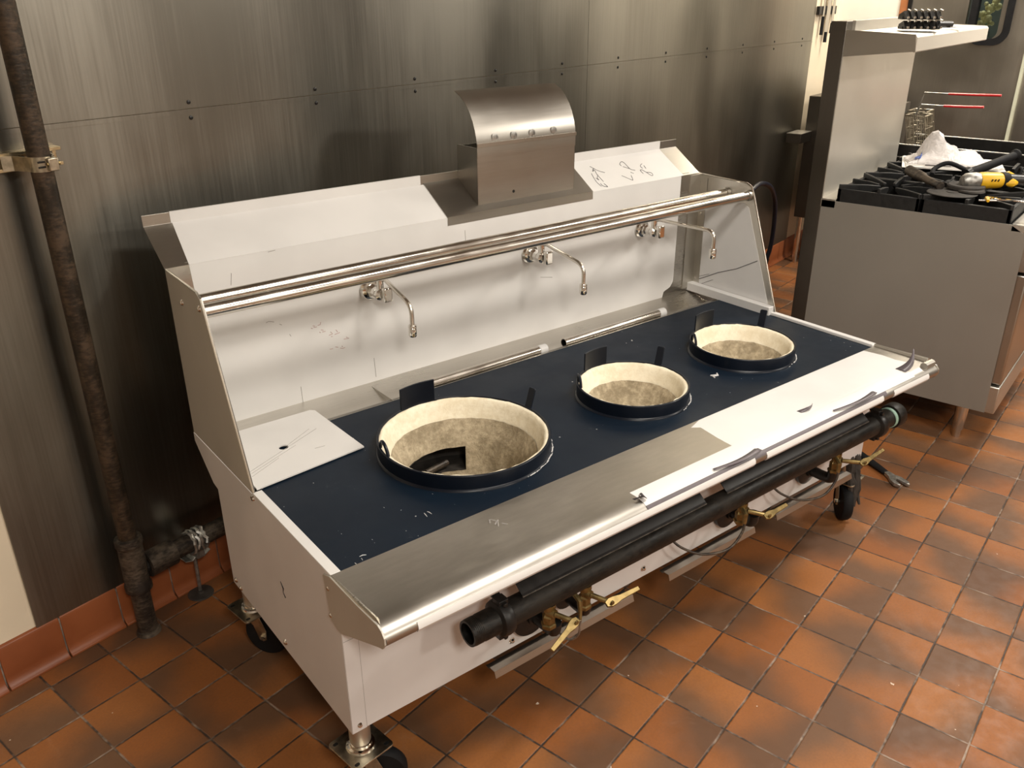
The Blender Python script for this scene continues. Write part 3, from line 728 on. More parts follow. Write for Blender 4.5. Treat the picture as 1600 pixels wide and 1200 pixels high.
# faucets
def faucet(x, dx, ye, ze):
    f = MB().lathe([(0, 0), (.030, 0), (.031, -.004), (.027, -.011), (.018, -.015), (.016, -.015)], (x, .777, .887), 'y', 24).build('faucet', 'chrome', wk)
    MB().lathe([(.019, -.014), (.020, -.026), (.015, -.032), (.014, -.045), (.017, -.052), (.017, -.064), (.010, -.068), (0, -.068)], (x, .777, .887), 'y', 8).build('valve_body', 'chrome', f, ang=25)
    MB().box(x-.004, x+.024, .688, .706, .868, .910).build('handle', 'chrome', f, bevel=.005)
    MB().tube([(x+.004, .722, .893), (x+.004, .722, .928)], .010, 12).build('spout_socket', 'chrome', f)
    top = (x+.006, .722, .926)
    pts = [top, (x+.008, .700, .934)]
    e = (x+dx, ye, ze)
    bend = (x+dx, ye+.010, ze+.078)
    a_ = Vector((x+.010, .703, .930)); b_ = Vector((x+dx, ye+.004, ze+.086)); dd_ = (a_-b_).normalized()
    pts = [top, tuple(a_)]+bez(tuple(b_+dd_*.030), tuple(b_+dd_*.010), (x+dx, ye+.001, ze+.078), (x+dx, ye, ze+.060), 8)+[(x+dx, ye, ze+.026)]
    MB().tube(pts, .0062, 12).build('spout', 'rod', f)
    MB().lathe([(0, .030), (.0105, .030), (.0118, .027), (.0118, .024), (.0108, .023), (.0118, .021), (.0118, .002), (.010, -.002), (0, -.002)], (x+dx, ye, ze), 'z', 16).build('aerator', 'chrome', f)
faucet(.532, .012, .577, .806)
faucet(1.103, .010, .534, .816)
faucet(1.603, .012, .468, .850)

# gas manifold
my, mz = -.10, .427
mp = MB().tube([(.310, my, mz), (1.79, my, mz)], .0305, 28).build('manifold_pipe', 'mani', wk)
mb = MB().lathe([(.0235, .232), (.0290, .232), (.0295, .236), (.0295, .262), (.0305, .264), (.0305, .318)], (0, my, mz), 'x', 28)
mb.lathe([(.0235, .232), (.0235, .30), (0, .30)], (0, my, mz), 'x', 28).build('open_nipple', 'mani', mp)
mb = MB()
for k in range(5): mb.lathe([(.0293, .238+k*.004), (.0301, .240+k*.004), (.0293, .242+k*.004)], (0, my, mz), 'x', 28)
mb.build('pipe_thread', 'mani', mp)
for xx in (.318, 1.755):
    q = MB().lathe([(.029, xx-.018), (.040, xx-.013), (.042, xx-.005), (.042, xx+.005), (.040, xx+.013), (.029, xx+.018)], (0, my, mz), 'x', 24)
    q.box(xx-.012, xx+.012, my-.012, my+.012, mz+.030, mz+.050).box(xx-.012, xx+.012, my-.012, my+.012, mz-.050, mz-.030)
    q.tube([(xx, my-.02, mz-.042), (xx, my+.02, mz-.042)], .006, 6).tube([(xx, my-.02, mz+.042), (xx, my+.02, mz+.042)], .006, 6)
    q.build('coupling', 'black', mp, bevel=.001)
    MB().sheet([(-.010, mz+.045), (my+.055, mz+.062), (my+.008, mz+.046)], .005, xx-.010, xx+.010).build('hanger_arm', 'black', mp)
MB().lathe([(.0295, 1.785), (.0295, 1.835), (.031, 1.835)], (0, my, mz), 'x', 24).build('nipple', 'mani', mp)
MB().lathe([(.0305, 1.820), (.0325, 1.822), (.0325, 1.832), (.0305, 1.834)], (0, my, mz), 'x', 24).build('thread_tape', 'tape', mp)
MB().lathe([(.030, 1.834), (.0375, 1.836), (.0385, 1.842), (.0385, 1.872), (.034, 1.880), (0, 1.882)], (0, my, mz), 'x', 24).build('end_cap', 'mani', mp)
# black heat shields above the manifold
for a, b in ((.372, .965), (1.045, 1.70)):
    s_ = MB().sheet([(-.002, .530), (-.015, .528), (my-.002, .4600), (my-.006, .4575)], -.002, a, b).build('heat_shield', 'black', wk, smooth=False)
    MB().box(a, b, my-.0085, my-.0062, .4555, .4585).build('shield_edge', 'galv', s_, smooth=False)
# burner air discs and elbows
for xx, rr_ in ((.470, .055), (1.185, .050), (1.56, .048)):
    d_ = MB().lathe([(0, -.030), (.018, -.030), (.018, -.022), (rr_-.006, -.020), (rr_, -.016), (rr_, -.004), (rr_-.01, 0)], (xx, -.002, .300), 'y', 28).build('air_disc', 'black', wk)
    MB().tube(spline([(xx+.005, -.030, .300), (xx+.008, -.065, .298), (xx+.005, -.092, .305), (xx, -.100, .335)], 5), .016, 12).build('gas_elbow', 'black', d_)
MB().lathe([(0, -.022), (.012, -.022), (.035, -.014), (.036, 0)], (.58, -.002, .300), 'y', 20).build('air_disc', 'black', wk)
MB().tube(spline([(.580, -.022, .300), (.578, -.060, .298), (.570, -.092, .310), (.566, -.100, .330)], 5), .012, 12).build('gas_elbow', 'black', wk)
def valve(x, sx, lx, ly_, lz_, k=1.0):
    v_ = MB().lathe([(0, -.030), (.013, -.030), (.015, -.024), (.015, -.008), (.012, -.004), (.010, .0), (.013, .006), (.013, .012), (.010, .016)], (x, -.100, .371), 'z', 6).build('gas_valve', 'brass', wk, ang=25)
    MB().lathe([(.016, -.040), (.018, -.036), (.018, -.030), (.014, -.028)], (x, -.100, .371), 'z', 6).build('union_nut', 'brass', v_, ang=20)
    MB().lathe([(.014, .014), (.016, .018), (.016, .030)], (x, -.100, .367), 'z', 16).build('valve_inlet', 'brass', v_)
    MB().tube([(x, -.100, .374), (x+.004, -.118, .375)], [.013, .010], 12).tube([(x+.004, -.118, .375), (x+sx, -.158, .372)], .0065, 10).build('valve_stem', 'brass', v_)
    a = Vector((x+sx, -.162, .372)); b = Vector((lx, ly_, lz_)); d = (b-a).normalized()
    mb = MB(); up = Vector((0, -.5, .85)); sd = d.cross(up).normalized()
    vs = []
    for t, wdt, th in ((-.012, .006, .003), (0, .0105, .004), (.012, .010, .004), (.03, .0065, .0035), (1, .0050, .003)):
        p = a+d*(t if t < .5 else (b-a).length); n2 = sd.cross(d).normalized()
        for s1, s2 in ((-1, -1), (1, -1), (1, 1), (-1, 1)): vs.append(tuple(p+sd*wdt*s1+n2*th*s2))
    fs = [(4*i+q, 4*i+(q+1) % 4, 4*i+4+(q+1) % 4, 4*i+4+q) for i in range(4) for q in range(4)]+[(0, 1, 2, 3), (16, 19, 18, 17)]
    mb.add(vs, fs).build('valve_lever', 'brass', v_, bevel=.001)
    MB().lathe([(0, -.004), (.005, -.004), (.0055, 0)], tuple(a+Vector((0, -.005, .004))), 'y', 10).build('lever_pin', 'brass', v_)
valve(.452, .022, .385, -.190, .362)
valve(.560, .022, .665, -.170, .378)
valve(1.125, .030, 1.240, -.160, .372)
valve(1.560, .045, 1.715, -.160, .378)
MB().tube([(.522, -.105, .392), (.520, -.128, .385), (.512, -.140, .34)], [.006, .007, .003], 8).build('pilot_cock', 'brass', wk)
MB().tube(spline([(.512, -.140, .345), (.512, -.135, .30), (.515, -.10, .26), (.52, -.05, .25)], 5), .0028, 8).build('pilot_tube', 'galv', wk)
MB().tube(spline([(1.105, -.125, .372), (1.100, -.130, .33), (1.06, -.120, .285), (1.00, -.085, .275), (.95, -.05, .30), (.93, -.02, .33)], 6), .0036, 10).build('pilot_tube', 'pipe2', wk)
MB().tube([(1.118, -.105, .385), (1.106, -.128, .378), (1.105, -.128, .352)], [.007, .008, .006], 8).build('pilot_cock', 'brass', wk)
MB().tube(spline([(1.535, -.125, .372), (1.530, -.130, .33), (1.49, -.120, .285), (1.43, -.085, .275), (1.38, -.05, .30), (1.36, -.02, .33)], 6), .0036, 10).build('pilot_tube', 'pipe2', wk)
MB().tube([(1.550, -.105, .385), (1.536, -.128, .378), (1.535, -.128, .352)], [.007, .008, .006], 8).build('pilot_cock', 'brass', wk)
# drip channels under the front
for a, b in ((.350, .800), (.935, 1.302), (1.405, 1.80)):
    MB().sheet([(.004, .199), (-.010, .199), (-.013, .204), (-.029, .204), (-.034, .188)], -.0016, a, b).build('drip_channel', 'steeldk', wk, smooth=False)

# casters
def caster(cx, cy, ang, nm='caster'):
    c_ = MB().at((cx, cy, 0)).lathe([(.021, .158), (.0235, .160), (.0235, .235)], n=24).build(nm, 'steelv', wk)
    MB().at((cx, cy, 0), rz=.15).prism(rrect(-.052, .052, -.052, .052, .010), 'z', .1385, .1425).build('caster_plate', 'zinc', c_, bevel=.0008)
    mb = MB().at((cx, cy, 0), rz=.15)
    for sx in (-1, 1):
        for sy in (-1, 1): mb.prism(rrect(sx*.039-.006, sx*.039+.006, sy*.039-.004, sy*.039+.004, .0038), 'z', .1424, .1430)
    mb.build('bolt_slot', 'black', c_)
    MB().at((cx, cy, 0)).lathe([(.033, .1425), (.031, .148), (.026, .150), (.025, .156), (.019, .158), (.015, .162)], n=24).build('swivel_race', 'chrome', c_)
    MB().at((cx, cy, 0)).lathe([(.036, .138), (.038, .130), (.033, .124), (0, .124)], n=24).build('swivel_race', 'chrome', c_)
    f = MB().at((cx, cy, 0), rz=ang)
    for s_ in (-1, 1):
        f.prism([(-.022, .126), (.030, .126), (.046, .085), (.044, .055), (.032, .048), (.020, .058), (.008, .095)], 'y', s_*.0215-.0012, s_*.0215+.0012)
    f.box(-.022, .030, -.022, .022, .122, .126); f.build('fork', 'zinc', c_, bevel=.0006)
    MB().at((cx, cy, 0), rz=ang).lathe([(0, -.016), (.058, -.016), (.0625, -.010), (.0635, 0), (.0625, .010), (.058, .016), (0, .016)], (.034, 0, .0635), 'y', 32).build('wheel', 'rubber', c_)
    MB().at((cx, cy, 0), rz=ang).tube([(.034, -.029, .0635), (.034, .029, .0635)], .0075, 6).build('axle_bolt', 'chrome', c_)
caster(.030, .030, -.55)
caster(.030, .622, -1.0)
caster(W-.030, .030, -2.3)
caster(W-.030, .622, -.4)
mb = MB(); rg = random.Random(5)
for q in range(7):
    x_ = W-.060+q*.008; mb.tube([(x_+rg.uniform(-.004, .004), .005-.006*k+rg.uniform(-.006, .006), .235-.030*k) for k in range(7-(q % 3))], [.009, .010, .009, .011, .009, .008, .004][:7-(q % 3)], 7)
mb.build('black_leg_wrap', 'dirty', wk)

# ------------------------------------------------------------------ loose things on the wok range
hp_ = MB(); 
loops = [[(.012, .402), (.300, .430), (.295, .690), (.285, .700), (.024, .702)], circ(.142, .549, .012, 24)]
hm = holed(loops, 0.0035, .0035)
cp = hm; cp.v = [(x, y, z) for x, y, z in cp.v]
wc = Vector((.15, .55, .6145))
cp.v = [(x-wc.x, y-wc.y, z) for x, y, z in cp.v]
o = cp.build('cover_plate', 'film', smooth=False)
o.location = L2W(wc.x, wc.y, wc.z); o.rotation_euler = (0, 0, TH)
tag(o, 'flat white cover plate with a small black hole lying left on blue deck', 'cover plate')
mb = MB()
for a, b in (((-.13, -.07), (.10, .04)), ((-.12, -.075), (.02, -.01)), ((-.125, -.09), (-.04, -.045)), ((.0, .0), (.085, .05)), ((.05, -.055), (.075, -.058))):
    mb.tube([(a[0], a[1], .0038), (b[0], b[1], .0038)], .0005, 4)
mb.build('pencil_scratches', 'scuff', o)
def loose_tube(p, q, r, label, z):
    L = Vector((q[0]-p[0], q[1]-p[1], 0)).length
    t_ = thing('steel_tube', label, 'tube', L2W(p[0], p[1], z), TH+math.atan2(q[1]-p[1], q[0]-p[0]), 'steel tubes lying in the gutter')
    MB().lathe([(r-.0018, 0), (r, 0), (r, L-.03), (r-.0018, L-.03)], (0, 0, 0), 'x', 24).build('tube_body', 'rod', t_)
    MB().lathe([(r-.0018, 0.0005), (r-.0018, .06), (0, .06)], (0, 0, 0), 'x', 20).build('open_bore', 'black', t_)
    MB().lathe([(r-.001, L-.03), (r+.0012, L-.028), (r+.0012, L), (0, L)], (0, 0, 0), 'x', 20).build('end_sleeve', 'filmr', t_)
    MB().tube([(0, -r-.008, -r+.0055), (L-.005, -r-.008, -r+.0055)], .0052, 10).build('thin_rod', 'rod', t_)
loose_tube((.606, .656), (1.075, .660), .0145, 'polished steel tube lying in the rear gutter behind the largest burner', .6090)
loose_tube((1.150, .658), (1.620, .662), .0145, 'polished steel tube lying in the rear gutter behind the middle burner', .6090)

# ================================================================== adjustable wrench on the floor
wr_ = thing('adjustable_wrench', 'adjustable wrench with black grip and open silver jaws on the tiles', 'wrench', (.845, .075, 0), math.atan2(-.19, -.13))
MB().at((0, 0, .012)).tube([(-.155, 0, 0), (-.14, 0, 0), (-.05, 0, 0), (.0, 0, 0), (.012, 0, 0)], [.012, .017, .0155, .013, .011], 14, squash=.62).build('grip', 'rubber', wr_)
MB().prism([(.008, -.010), (.035, -.014), (.058, -.026), (.085, -.030), (.104, -.018), (.100, -.012), (.074, -.012), (.060, .002), (.048, .014), (.020, .012), (.008, .010)], 'z', .005, .019).build('fixed_jaw', 'galv', wr_, bevel=.002)
MB().prism([(.040, .006), (.060, .004), (.098, .012), (.108, .020), (.095, .028), (.055, .026), (.040, .018)], 'z', .006, .018).build('sliding_jaw', 'galv', wr_, bevel=.002)
MB().tube([(.028, .010, .012), (.046, .012, .012)], .0065, 12).build('adjusting_screw', 'galv', wr_)

# ================================================================== SIX BURNER RANGE (right)
RX, RF, RB = 1.28, -.140, .60
RX2 = 2.235
sr = thing('gas_range', 'tall steel six-burner gas range with black grates, high back and overshelf', 'gas range', (RX, RF, 0))
def rm(): return MB().at((-RX, -RF, 0))
rm().prism([(RF, .152), (.60, .152), (.60, .878), (-.080, .878), (RF+.004, .845)], 'x', RX, RX+.003).build('side_panel', 'satin', sr, smooth=False, bevel=.0008)
rm().prism([(RF, .152), (.60, .152), (.60, .878), (-.080, .878), (RF+.004, .845)], 'x', RX2-.003, RX2).build('side_panel', 'satin', sr, smooth=False)
rm().box(RX+.003, RX2-.003, RF+.02, .60, .160, .845).build('carcass', 'darksteel', sr, smooth=False)
od = rm().box(RX+.012, RX2-.012, RF-.030, RF+.018, .270, .70).build('oven_door', 'steeldk', sr, bevel=.006)
h_ = rm().tube([(RX+.05, RF-.078, .655), (RX2-.05, RF-.078, .655)], .013, 14)
for x in (RX+.09, RX2-.09): h_.tube([(x, RF-.078, .655), (x, RF-.028, .655)], .009, 10)
h_.build('door_handle', 'rod', od)
rm().box(RX+.003, RX2-.003, RF-.032, RF+.018, .152, .262).build('kick_panel', 'steelv', sr, bevel=.004)
rm().prism([(RF-.032, .715), (RF-.032, .80), (-.080, .878), (-.085, .878), (-.04, .71)], 'x', RX+.003, RX2-.003).build('control_panel', 'steeldk', sr, smooth=False)
for i in range(6):
    k_ = rm(); x = RX+.10+i*.145
    k_.lathe([(0, -.035), (.018, -.035), (.022, -.010), (.024, 0)], (x, RF-.032, .757), 'y', 18).build('knob', 'black', sr)
rm().box(RX, RX2, -.215, -.080, .852, .880).build('front_ledge', 'steelv', sr, bevel=.004)
rm().box(RX+.002, RX2-.002, -.080, .545, .846, .866).build('cooktop_pan', 'black', sr, smooth=False)
rm().box(RX, RX2, .545, .604, .850, .884).build('rear_strip', 'steelv', sr, bevel=.001)
# high back
hb = rm().box(RX, RX2, .600, .660, .36, 1.534).build('back_riser', 'darksteel', sr, bevel=.002)
rm().box(RX+.0015, RX2-.001, .5975, .6005, .884, 1.45).build('riser_face', 'riser', hb, smooth=False)
rm().box(RX-.002, RX+.004, .604, .656, 1.36, 1.50).build('vent_tab', 'darksteel', hb, smooth=False)
SH = RX+1.10
s_ = rm().prism([(.600, 1.500), (.352, 1.492), (.345, 1.484), (.345, 1.437), (.350, 1.433), (.356, 1.437), (.362, 1.481), (.600, 1.489)], 'x', RX+.002, SH).build('overshelf', 'riser', sr, smooth=False, bevel=.001)
rm().prism([(.600, 1.505), (.352, 1.494), (.345, 1.437), (.600, 1.412)], 'x', RX-.0005, RX+.002).build('shelf_end', 'steeldk', s_, smooth=False)
rm().prism([(.600, 1.505), (.352, 1.494), (.345, 1.437), (.600, 1.412)], 'x', SH, SH+.002).build('shelf_end', 'steeldk', s_, smooth=False)
rm().box(RX+.06, SH-.05, .588, .600, 1.500, 1.535).build('shelf_back_lip', 'steelv', s_, smooth=False)
# grates
def grate(x0, x1, y0, y1):
    g_ = rm(); b = .014; z0, z1 = .868, .928
    g_.box(x0, x1, y0, y0+b, z0, z1); g_.box(x0, x1, y1-b, y1, z0, z1); g_.box(x0, x0+b, y0, y1, z0, z1); g_.box(x1-b, x1, y0, y1, z0, z1)
    cx, cy = (x0+x1)/2, (y0+y1)/2; hx, hy = (x1-x0)/2, (y1-y0)/2
    for i in range(8):
        a = 2*PI*i/8; c_, s1 = math.cos(a), math.sin(a); k = min(hx/max(abs(c_), 1e-6), hy/max(abs(s1), 1e-6))
        p0 = Vector((cx+c_*(k-.004), cy+s1*(k-.004))); p1 = Vector((cx+c_*.045, cy+s1*.045)); sd = Vector((-s1, c_))*.0065
        vs = [(p.x+q*sd.x, p.y+q*sd.y, z) for p, zz in ((p0, (.895, .944)), (p0*.35+p1*.65, (.905, .940)), (p1, (.922, .934))) for q in (-1, 1) for z in zz]
        g_.add(vs, [(0, 1, 3, 2), (8, 10, 11, 9)]+[f for o in (0, 4) for f in ((o, o+4, o+5, o+1), (o+2, o+3, o+7, o+6), (o+1, o+5, o+7, o+3), (o, o+2, o+6, o+4))])
    g = g_.build('grate', 'cast', sr, bevel=.002)
    rm().at((cx-RX, cy-RF, 0)).lathe([(0, .895), (.022, .895), (.030, .888), (.034, .880), (.034, .866)], n=24).build('burner_head', 'cast', g)
    rm().at((cx-RX, cy-RF, 0)).lathe([(.118, .868), (.110, .872), (.060, .868), (.040, .866)], n=32).build('drip_bowl', 'black', g)
for i in range(3):
    for j in range(2):
        grate(RX+.004+i*.314, RX+.314+i*.314, -.074+j*.310, .233+j*.310)
# legs
for (x, y) in ((RX+.055, RF+.085), (RX2-.055, RF+.085), (RX+.055, .52), (RX2-.055, .52)):
    l_ = rm().at((x-RX, y-RF, 0)).lathe([(.014, .0), (.015, .006), (.016, .03), (.022, .04), (.0245, .155)], n=24).build('leg', 'rod', sr)

# things on the gas range
def at_thing(name, label, cat, loc, rz=0, group=None): return thing(name, label, cat, loc, rz, group)
# stack of paper with plastic bag
pp = thing('paper_stack', 'white booklet and papers lying on the far left grates', 'papers', (1.99, .30, .945), -1.30)
for k, (a, b, r_, z) in enumerate(((.20, .145, .0, 0), (.19, .14, .05, .004), (.175, .135, -.06, .008))):
    MB().at((0, 0, z), rz=r_).box(-a, a, -b, b, 0, .0035).build('booklet', 'paper', pp, bevel=.0008)
MB().at((-.06, -.120, .0118)).box(-.05, .05, -.012, .012, 0, .0005).build('black_print', 'ink', pp)
bg = thing('plastic_bag', 'crumpled clear plastic bag with a blue print on the papers', 'plastic bag', (1.96, .315, .957), -1.30)
def crumple(n, m_, fx):
    vs = [fx(i/(n-1), j/(m_-1)) for i in range(n) for j in range(m_)]
    fs = [(i*m_+j, (i+1)*m_+j, (i+1)*m_+j+1, i*m_+j+1) for i in range(n-1) for j in range(m_-1)]
    return vs, fs
rng = random.Random(3)
nz = [[rng.uniform(-1, 1) for _ in range(16)] for _ in range(26)]
def bagf(s, t):
    x = -.165+.32*s; y = -.10+.20*t
    pk = .082*math.exp(-((s-.34)/.08)**2)*math.exp(-((t-.5)/.22)**2)*(1 if s < .26 else 1)
    pk += .060*math.exp(-((s-.48)/.20)**2)*math.exp(-((t-.5)/.28)**2)
    pk += .030*math.exp(-((s-.82)/.14)**2)*math.exp(-((t-.6)/.3)**2)
    e = min(s, 1-s, t, 1-t); 
    z = pk+.018*min(1, e*8)+.007*nz[int(s*25)][int(t*15)]*min(1, e*6)
    return (x+.03*math.sin(6*t)*.3-.03*math.exp(-((s-.26)/.08)**2), y+.01*math.sin(9*s), max(z, .0005)+.001)
vs, fs = crumple(26, 16, bagf)
b_ = MB().add(vs, fs).build('film', 'bag', bg, ang=25)
sm = b_.modifiers.new('t', 'SOLIDIFY'); sm.thickness = .0006
vs, fs = crumple(8, 5, lambda s, t: (lambda q: (q[0], q[1]-.002, q[2]+.0035))(bagf(.08+.17*s, .10+.22*t)))
MB().add(vs, fs).build('blue_label', 'blue', bg)

# angle grinder
gr = thing('angle_grinder', 'yellow and black angle grinder lying on the front left grates', 'power tool', (1.47, .10, .945), math.radians(-50))
def gmb(): return MB().at((0, 0, .035))
gmb().tube([(-.050, 0, 0), (-.035, 0, 0), (.0, 0, .002), (.012, 0, .002)], [.020, .030, .031, .029], 16).build('gear_head', 'galv', gr, ang=50)
gmb().tube([(.012, 0, .002), (.030, 0, .002), (.085, 0, .002), (.100, 0, .002)], [.031, .033, .031, .028], 16, squash=.95).build('motor_housing', 'yellow', gr)
gmb().tube([(.098, 0, .002), (.11, 0, .002), (.125, 0, .002)], [.030, .031, .027], 16).build('collar', 'rubber', gr)
gmb().tube([(.105, .018, .012), (.135, .018, .016), (.155, .014, .014)], [.010, .017, .008], 10).build('yellow_patch', 'yellow', gr)
gmb().tube([(.105, -.020, -.004), (.130, -.022, -.004), (.150, -.018, -.004)], [.010, .017, .008], 10).build('yellow_patch', 'yellow', gr)
gmb().tube([(.120, 0, 0), (.16, 0, 0), (.20, 0, -.004), (.33, 0, -.008)], [.026, .024, .024, .028], 16).build('rear_grip', 'black', gr)
for i in range(3): gmb().tube([(.045+i*.012, -.032, .004), (.049+i*.012, -.0335, .012)], .0025, 6).build('vent_slot', 'black', gr)
gmb().at((-.03, 0, .035)).lathe([(0, -.012), (.062, -.012), (.066, -.016), (.066, -.026), (.060, -.028), (0, -.024)], n=32).build('disc_guard', 'dirty', gr)
gmb().at((0, 0, .035)).tube(spline([(.165, -.0, .02), (.175, .01, .040), (.18, .03, .040), (.178, .04, .0)], 5), .005, 8).build('trigger_loop', 'rubber', gr)
sh_ = thing('side_handle', 'black tubular side handle with flared end, propped on the grates behind the grinder', 'handle', (1.715, .175, .955), math.radians(-20))
MB().tube([(0, 0, .012), (.10, 0, .022), (.30, 0, .050), (.31, 0, .052), (.318, 0, .053)], [.016, .0175, .0165, .024, .024], 16).build('grip', 'rubber', sh_)
MB().tube([(0, 0, .012), (-.02, 0, .008)], [.024, .020], 14).build('collar', 'black', sh_)
MB().tube(spline([(-.01, .0, .02), (-.05, .06, .045), (-.10, .085, .025), (-.15, .06, .01)], 6), .009, 10).build('cord', 'rubber', sh_)
dk = thing('black_torch_pipe', 'dark tapered metal pipe lying across the left grates', 'pipe', (1.61, .375, .948), math.radians(-140))
MB().tube([(0, 0, .022), (.03, 0, .020), (.12, 0, .016), (.14, 0, .015), (.24, 0, .012), (.27, 0, .012)], [.020, .021, .020, .015, .014, .016], 14).build('barrel', 'pipe2', dk)
dd = thing('round_disc', 'flat dark grinding disc lying by the front left grate', 'disc', (1.372, .150, .945), 0)
MB().lathe([(0, .006), (.02, .006), (.02, .004), (.085, .003), (.088, .001), (.085, 0), (0, 0)], n=40).build('disc', 'dirty', dd)
MB().at((.04, -.055, .007), rz=-1.0).lathe([(0, .006), (.045, .006), (.048, 0), (0, 0)], n=32).build('small_flange', 'dirty', dd)
cw = thing('combination_wrench', 'bright chrome combination wrench lying over the front left grate', 'wrench', (1.335, -.02, .946), math.radians(-76))
MB().prism([(-.012, -.006), (.10, -.009), (.25, -.010), (.25, .010), (.10, .009), (-.012, .006)], 'z', 0, .006).build('shank', 'chrome', cw, bevel=.0015)
MB().prism([(-.010, -.010), (-.028, -.020), (-.052, -.014), (-.052, -.008), (-.034, -.007), (-.032, .005), (-.050, .010), (-.050, .016), (-.028, .018), (-.010, .010)], 'z', -.001, .008).build('jaw', 'chrome', cw, bevel=.0015)
vk = thing('valve_key', 'tiny yellow and silver gas cock on the edge of the front left grate', 'small part', (1.285, .012, .944), math.radians(-60))
MB().tube([(-.030, 0, .006), (.030, 0, .006)], .003, 8).build('rod', 'galv', vk)
MB().tube([(-.004, -.016, .008), (.003, .016, .010)], [.005, .009], 8).build('yellow_body', 'yellow', vk)

# things on the overshelf
cb = thing('comb_rack', 'stack of black comb-shaped parts with silver prongs on the overshelf', 'metal part', (1.57, .425, 1.502), math.radians(-62))
mb = MB(); m2 = MB()
for lv, (zz, yy) in enumerate(((0, 0), (.034, .020))):
    for i in range(6):
        x = -.058+i*.023
        mb.prism([(yy-.075, zz+.004), (yy+.045, zz+.004), (yy+.045, zz+.016), (yy-.030, zz+.030)], 'x', x-.007, x+.007)
        m2.tube([(x, yy-.092, zz+.008), (x, yy-.070, zz+.008)], .0045, 6)
        m2.tube([(x+.011, yy-.055, zz+.030), (x+.011, yy-.015, zz+.034)], .003, 5)
    mb.box(-.068, .068, yy-.035, yy+.04, zz+.0, zz+.010)
mb.build('black_comb', 'cast', cb); m2.build('silver_prongs', 'chrome', cb)
bt = thing('black_cylinder', 'small black cylinder with a white tag lying beside the comb rack', 'cylinder', (1.80, .40, 1.500), math.radians(-35))
MB().tube([(-.045, 0, .014), (.045, 0, .012)], .013, 14).build('body', 'black', bt)
MB().at((.06, -.005, .001), rz=.2).box(-.025, .03, -.022, .022, 0, .003).build('tag', 'paper', bt)
MB().at((-.03, .03, .001), rz=.4).box(-.03, .04, -.02, .02, 0, .003).build('white_slip', 'paper', bt)

# ================================================================== FRYER behind the range, with baskets
fy = thing('deep_fryer', 'dark deep fryer standing beyond the gas range, only its rim seen', 'fryer', (2.31, -.05, 0))
def fm(): return MB().at((-2.31, .05, 0))
fc = fm(); fc.box(2.31, 2.70, -.05, .66, .15, .90); fc.build('cabinet', 'black', fy, smooth=False)
fm().sheet([(-.05, .90), (-.05, .962), (-.035, .966)], .003, 2.31, 2.70).tube([(2.312, -.05, .964), (2.312, .66, .964)], .004, 8).tube([(2.312, -.05, .905), (2.312, .66, .905)], .004, 8).tube([(2.698, -.05, .964), (2.698, .66, .964)], .004, 8).build('rim', 'galv', fy)
fm().box(2.313, 2.317, -.05, .66, .900, .964).box(2.693, 2.697, -.05, .66, .90, .964).box(2.313, 2.697, -.052, -.048, .90, .962).build('tank_wall', 'black', fy, smooth=False)
fm().box(2.31, 2.70, .70, .74, .15, 1.12).build('flue_back', 'darksteel', fy, smooth=False)
fm().tube([(2.32, .668, 1.085), (2.69, .668, 1.085)], .006, 10).build('hanger_bar', 'chrome', fy)
for x in (2.35, 2.66):
    for y in (0, .60): fm().tube([(x, y, 0), (x, y, .155)], [.016, .024], 14).build('leg', 'rod', fy)
def basket(x0, label, hz, hy0, hy1, yb=.56):
    hy0 += .56-yb; hy1 += .56-yb
    b = thing('fry_basket', label, 'fry basket', (x0, yb, .93), 0, 'fryer baskets')
    mb = MB(); wd, dp, ht = .13, .085, .165
    def P(x, y, z): return (x, y+.20*z-.02, z)
    for z in (0, ht*.33, ht*.66, ht): mb.tube([P(0, -dp/2, z), P(wd, -dp/2, z), P(wd, dp/2, z), P(0, dp/2, z)], .0022 if z < ht else .004, 6, closed=True)
    for i in range(9):
        x = wd*i/8
        mb.tube([P(x, -dp/2, ht), P(x, -dp/2, 0), P(x, dp/2, 0), P(x, dp/2, ht)], .0016, 5)
    for i in range(6):
        y = -dp/2+dp*i/5
        mb.tube([P(0, y, ht), P(0, y, 0), P(wd, y, 0), P(wd, y, ht)], .0016, 5)
    mb.build('wire_body', 'zinc', b)
    xm = wd/2
    MB().tube([(xm, .03, ht), (xm, .01, hz), (xm, hy0-.56-.01, hz)], .0035, 8).build('handle_wire', 'galv', b)
    MB().tube([(xm, hy0-.56, hz), (xm, (hy0+hy1)/2-.56, hz+.002), (xm, hy1-.56, hz+.006)], [.0075, .008, .0075], 10, squash=.8).build('handle_grip', 'red', b)
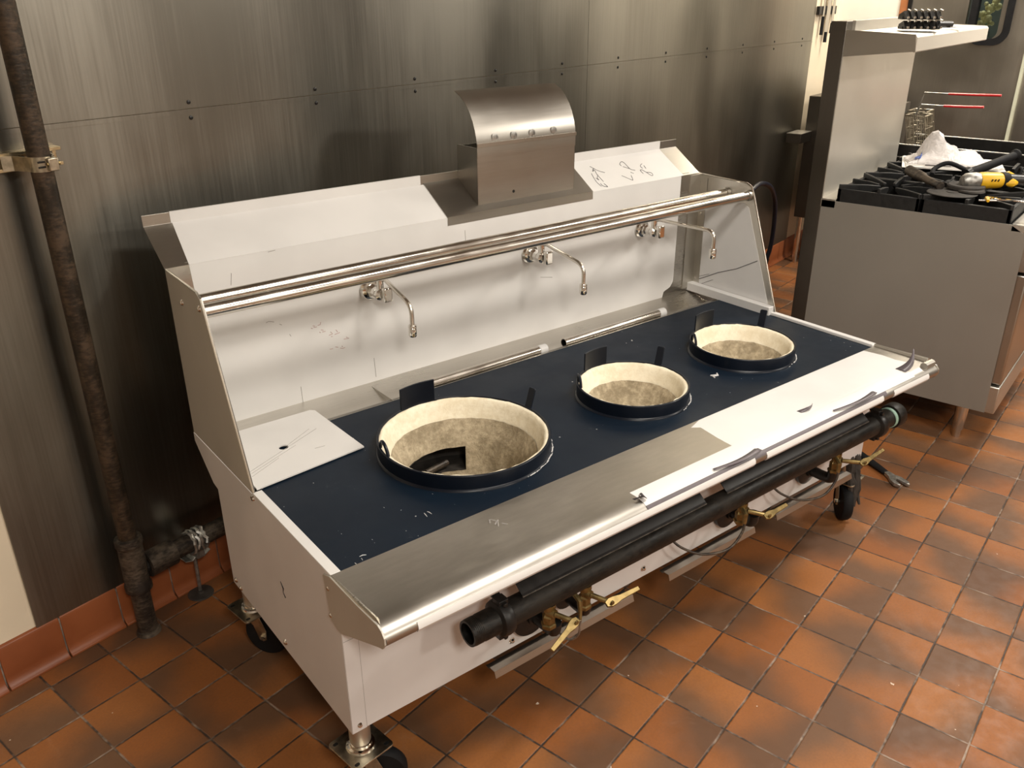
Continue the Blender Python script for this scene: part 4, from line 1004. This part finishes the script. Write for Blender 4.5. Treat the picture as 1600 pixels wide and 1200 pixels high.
basket(2.33, 'wire fry basket whose red handle is the lower one, nearer the grey riser', .212, .47, .30)
basket(2.51, 'wire fry basket whose red handle is the upper one, behind the other', .250, .50, .27, .60)

# ================================================================== background by the white opening
kt = thing('steel_cabinet', 'dark steel cabinet on legs against the back wall beyond the gas range', 'cabinet', (3.3, 1.40, 0))
def km(): return MB().at((-3.3, -1.40, 0))
km().box(3.30, 3.66, .98, 1.452, .305, 1.055).build('body', 'darksteel', kt, bevel=.003)
km().prism([(1.385, 1.055), (1.360, 1.135), (1.30, 1.145), (1.05, 1.145), (1.05, 1.055)], 'x', 3.31, 3.64).build('top_guard', 'darksteel', kt, smooth=False)
km().box(3.13, 3.30, 1.41, 1.500, .790, .846).build('side_shelf', 'darksteel', kt, bevel=.002)
km().box(3.128, 3.30, 1.408, 1.500, .846, .849).build('shelf_top', 'steelv', kt, smooth=False)
for x, y in ((3.33, 1.42), (3.62, 1.42), (3.33, 1.01), (3.62, 1.01)): km().tube([(x, y, 0), (x, y, .02), (x, y, .31)], [.016, .018, .018], 14).build('leg', 'rod', kt)
kr = thing('knife_rack', 'black magnetic bar holding blades on the white wall', 'knife rack', (3.50, 1.52, 1.51))
MB().box(-.09, .20, -.020, .0, 0, .048).build('bar', 'black', kr, bevel=.002)
def knife(x, wd, zlo, zhi, hl, label):
    k = thing('knife', label, 'knife', (x, 1.497, 1.53), 0, 'knives on the magnetic bar')
    MB().prism([(-wd/2, -.02+zlo), (wd/2, -.02+zlo), (wd/2, zhi-.04), (wd*.1, zhi), (-wd/2, zhi-.02)], 'y', -.0012, .0012).build('blade', 'steelv', k, smooth=False)
    MB().tube([(0, 0, zlo-.02), (0, 0, zlo-.02-hl)], [.009, .011], 10).build('handle', 'rubber', k)
knife(3.475, .022, -.01, .25, .105, 'narrow knife with a black handle hanging leftmost on the bar')
knife(3.555, .060, -.10, .30, .06, 'wide steel blade hanging in the middle of the bar')
knife(3.640, .040, -.05, .26, .06, 'slim steel blade hanging rightmost on the bar')
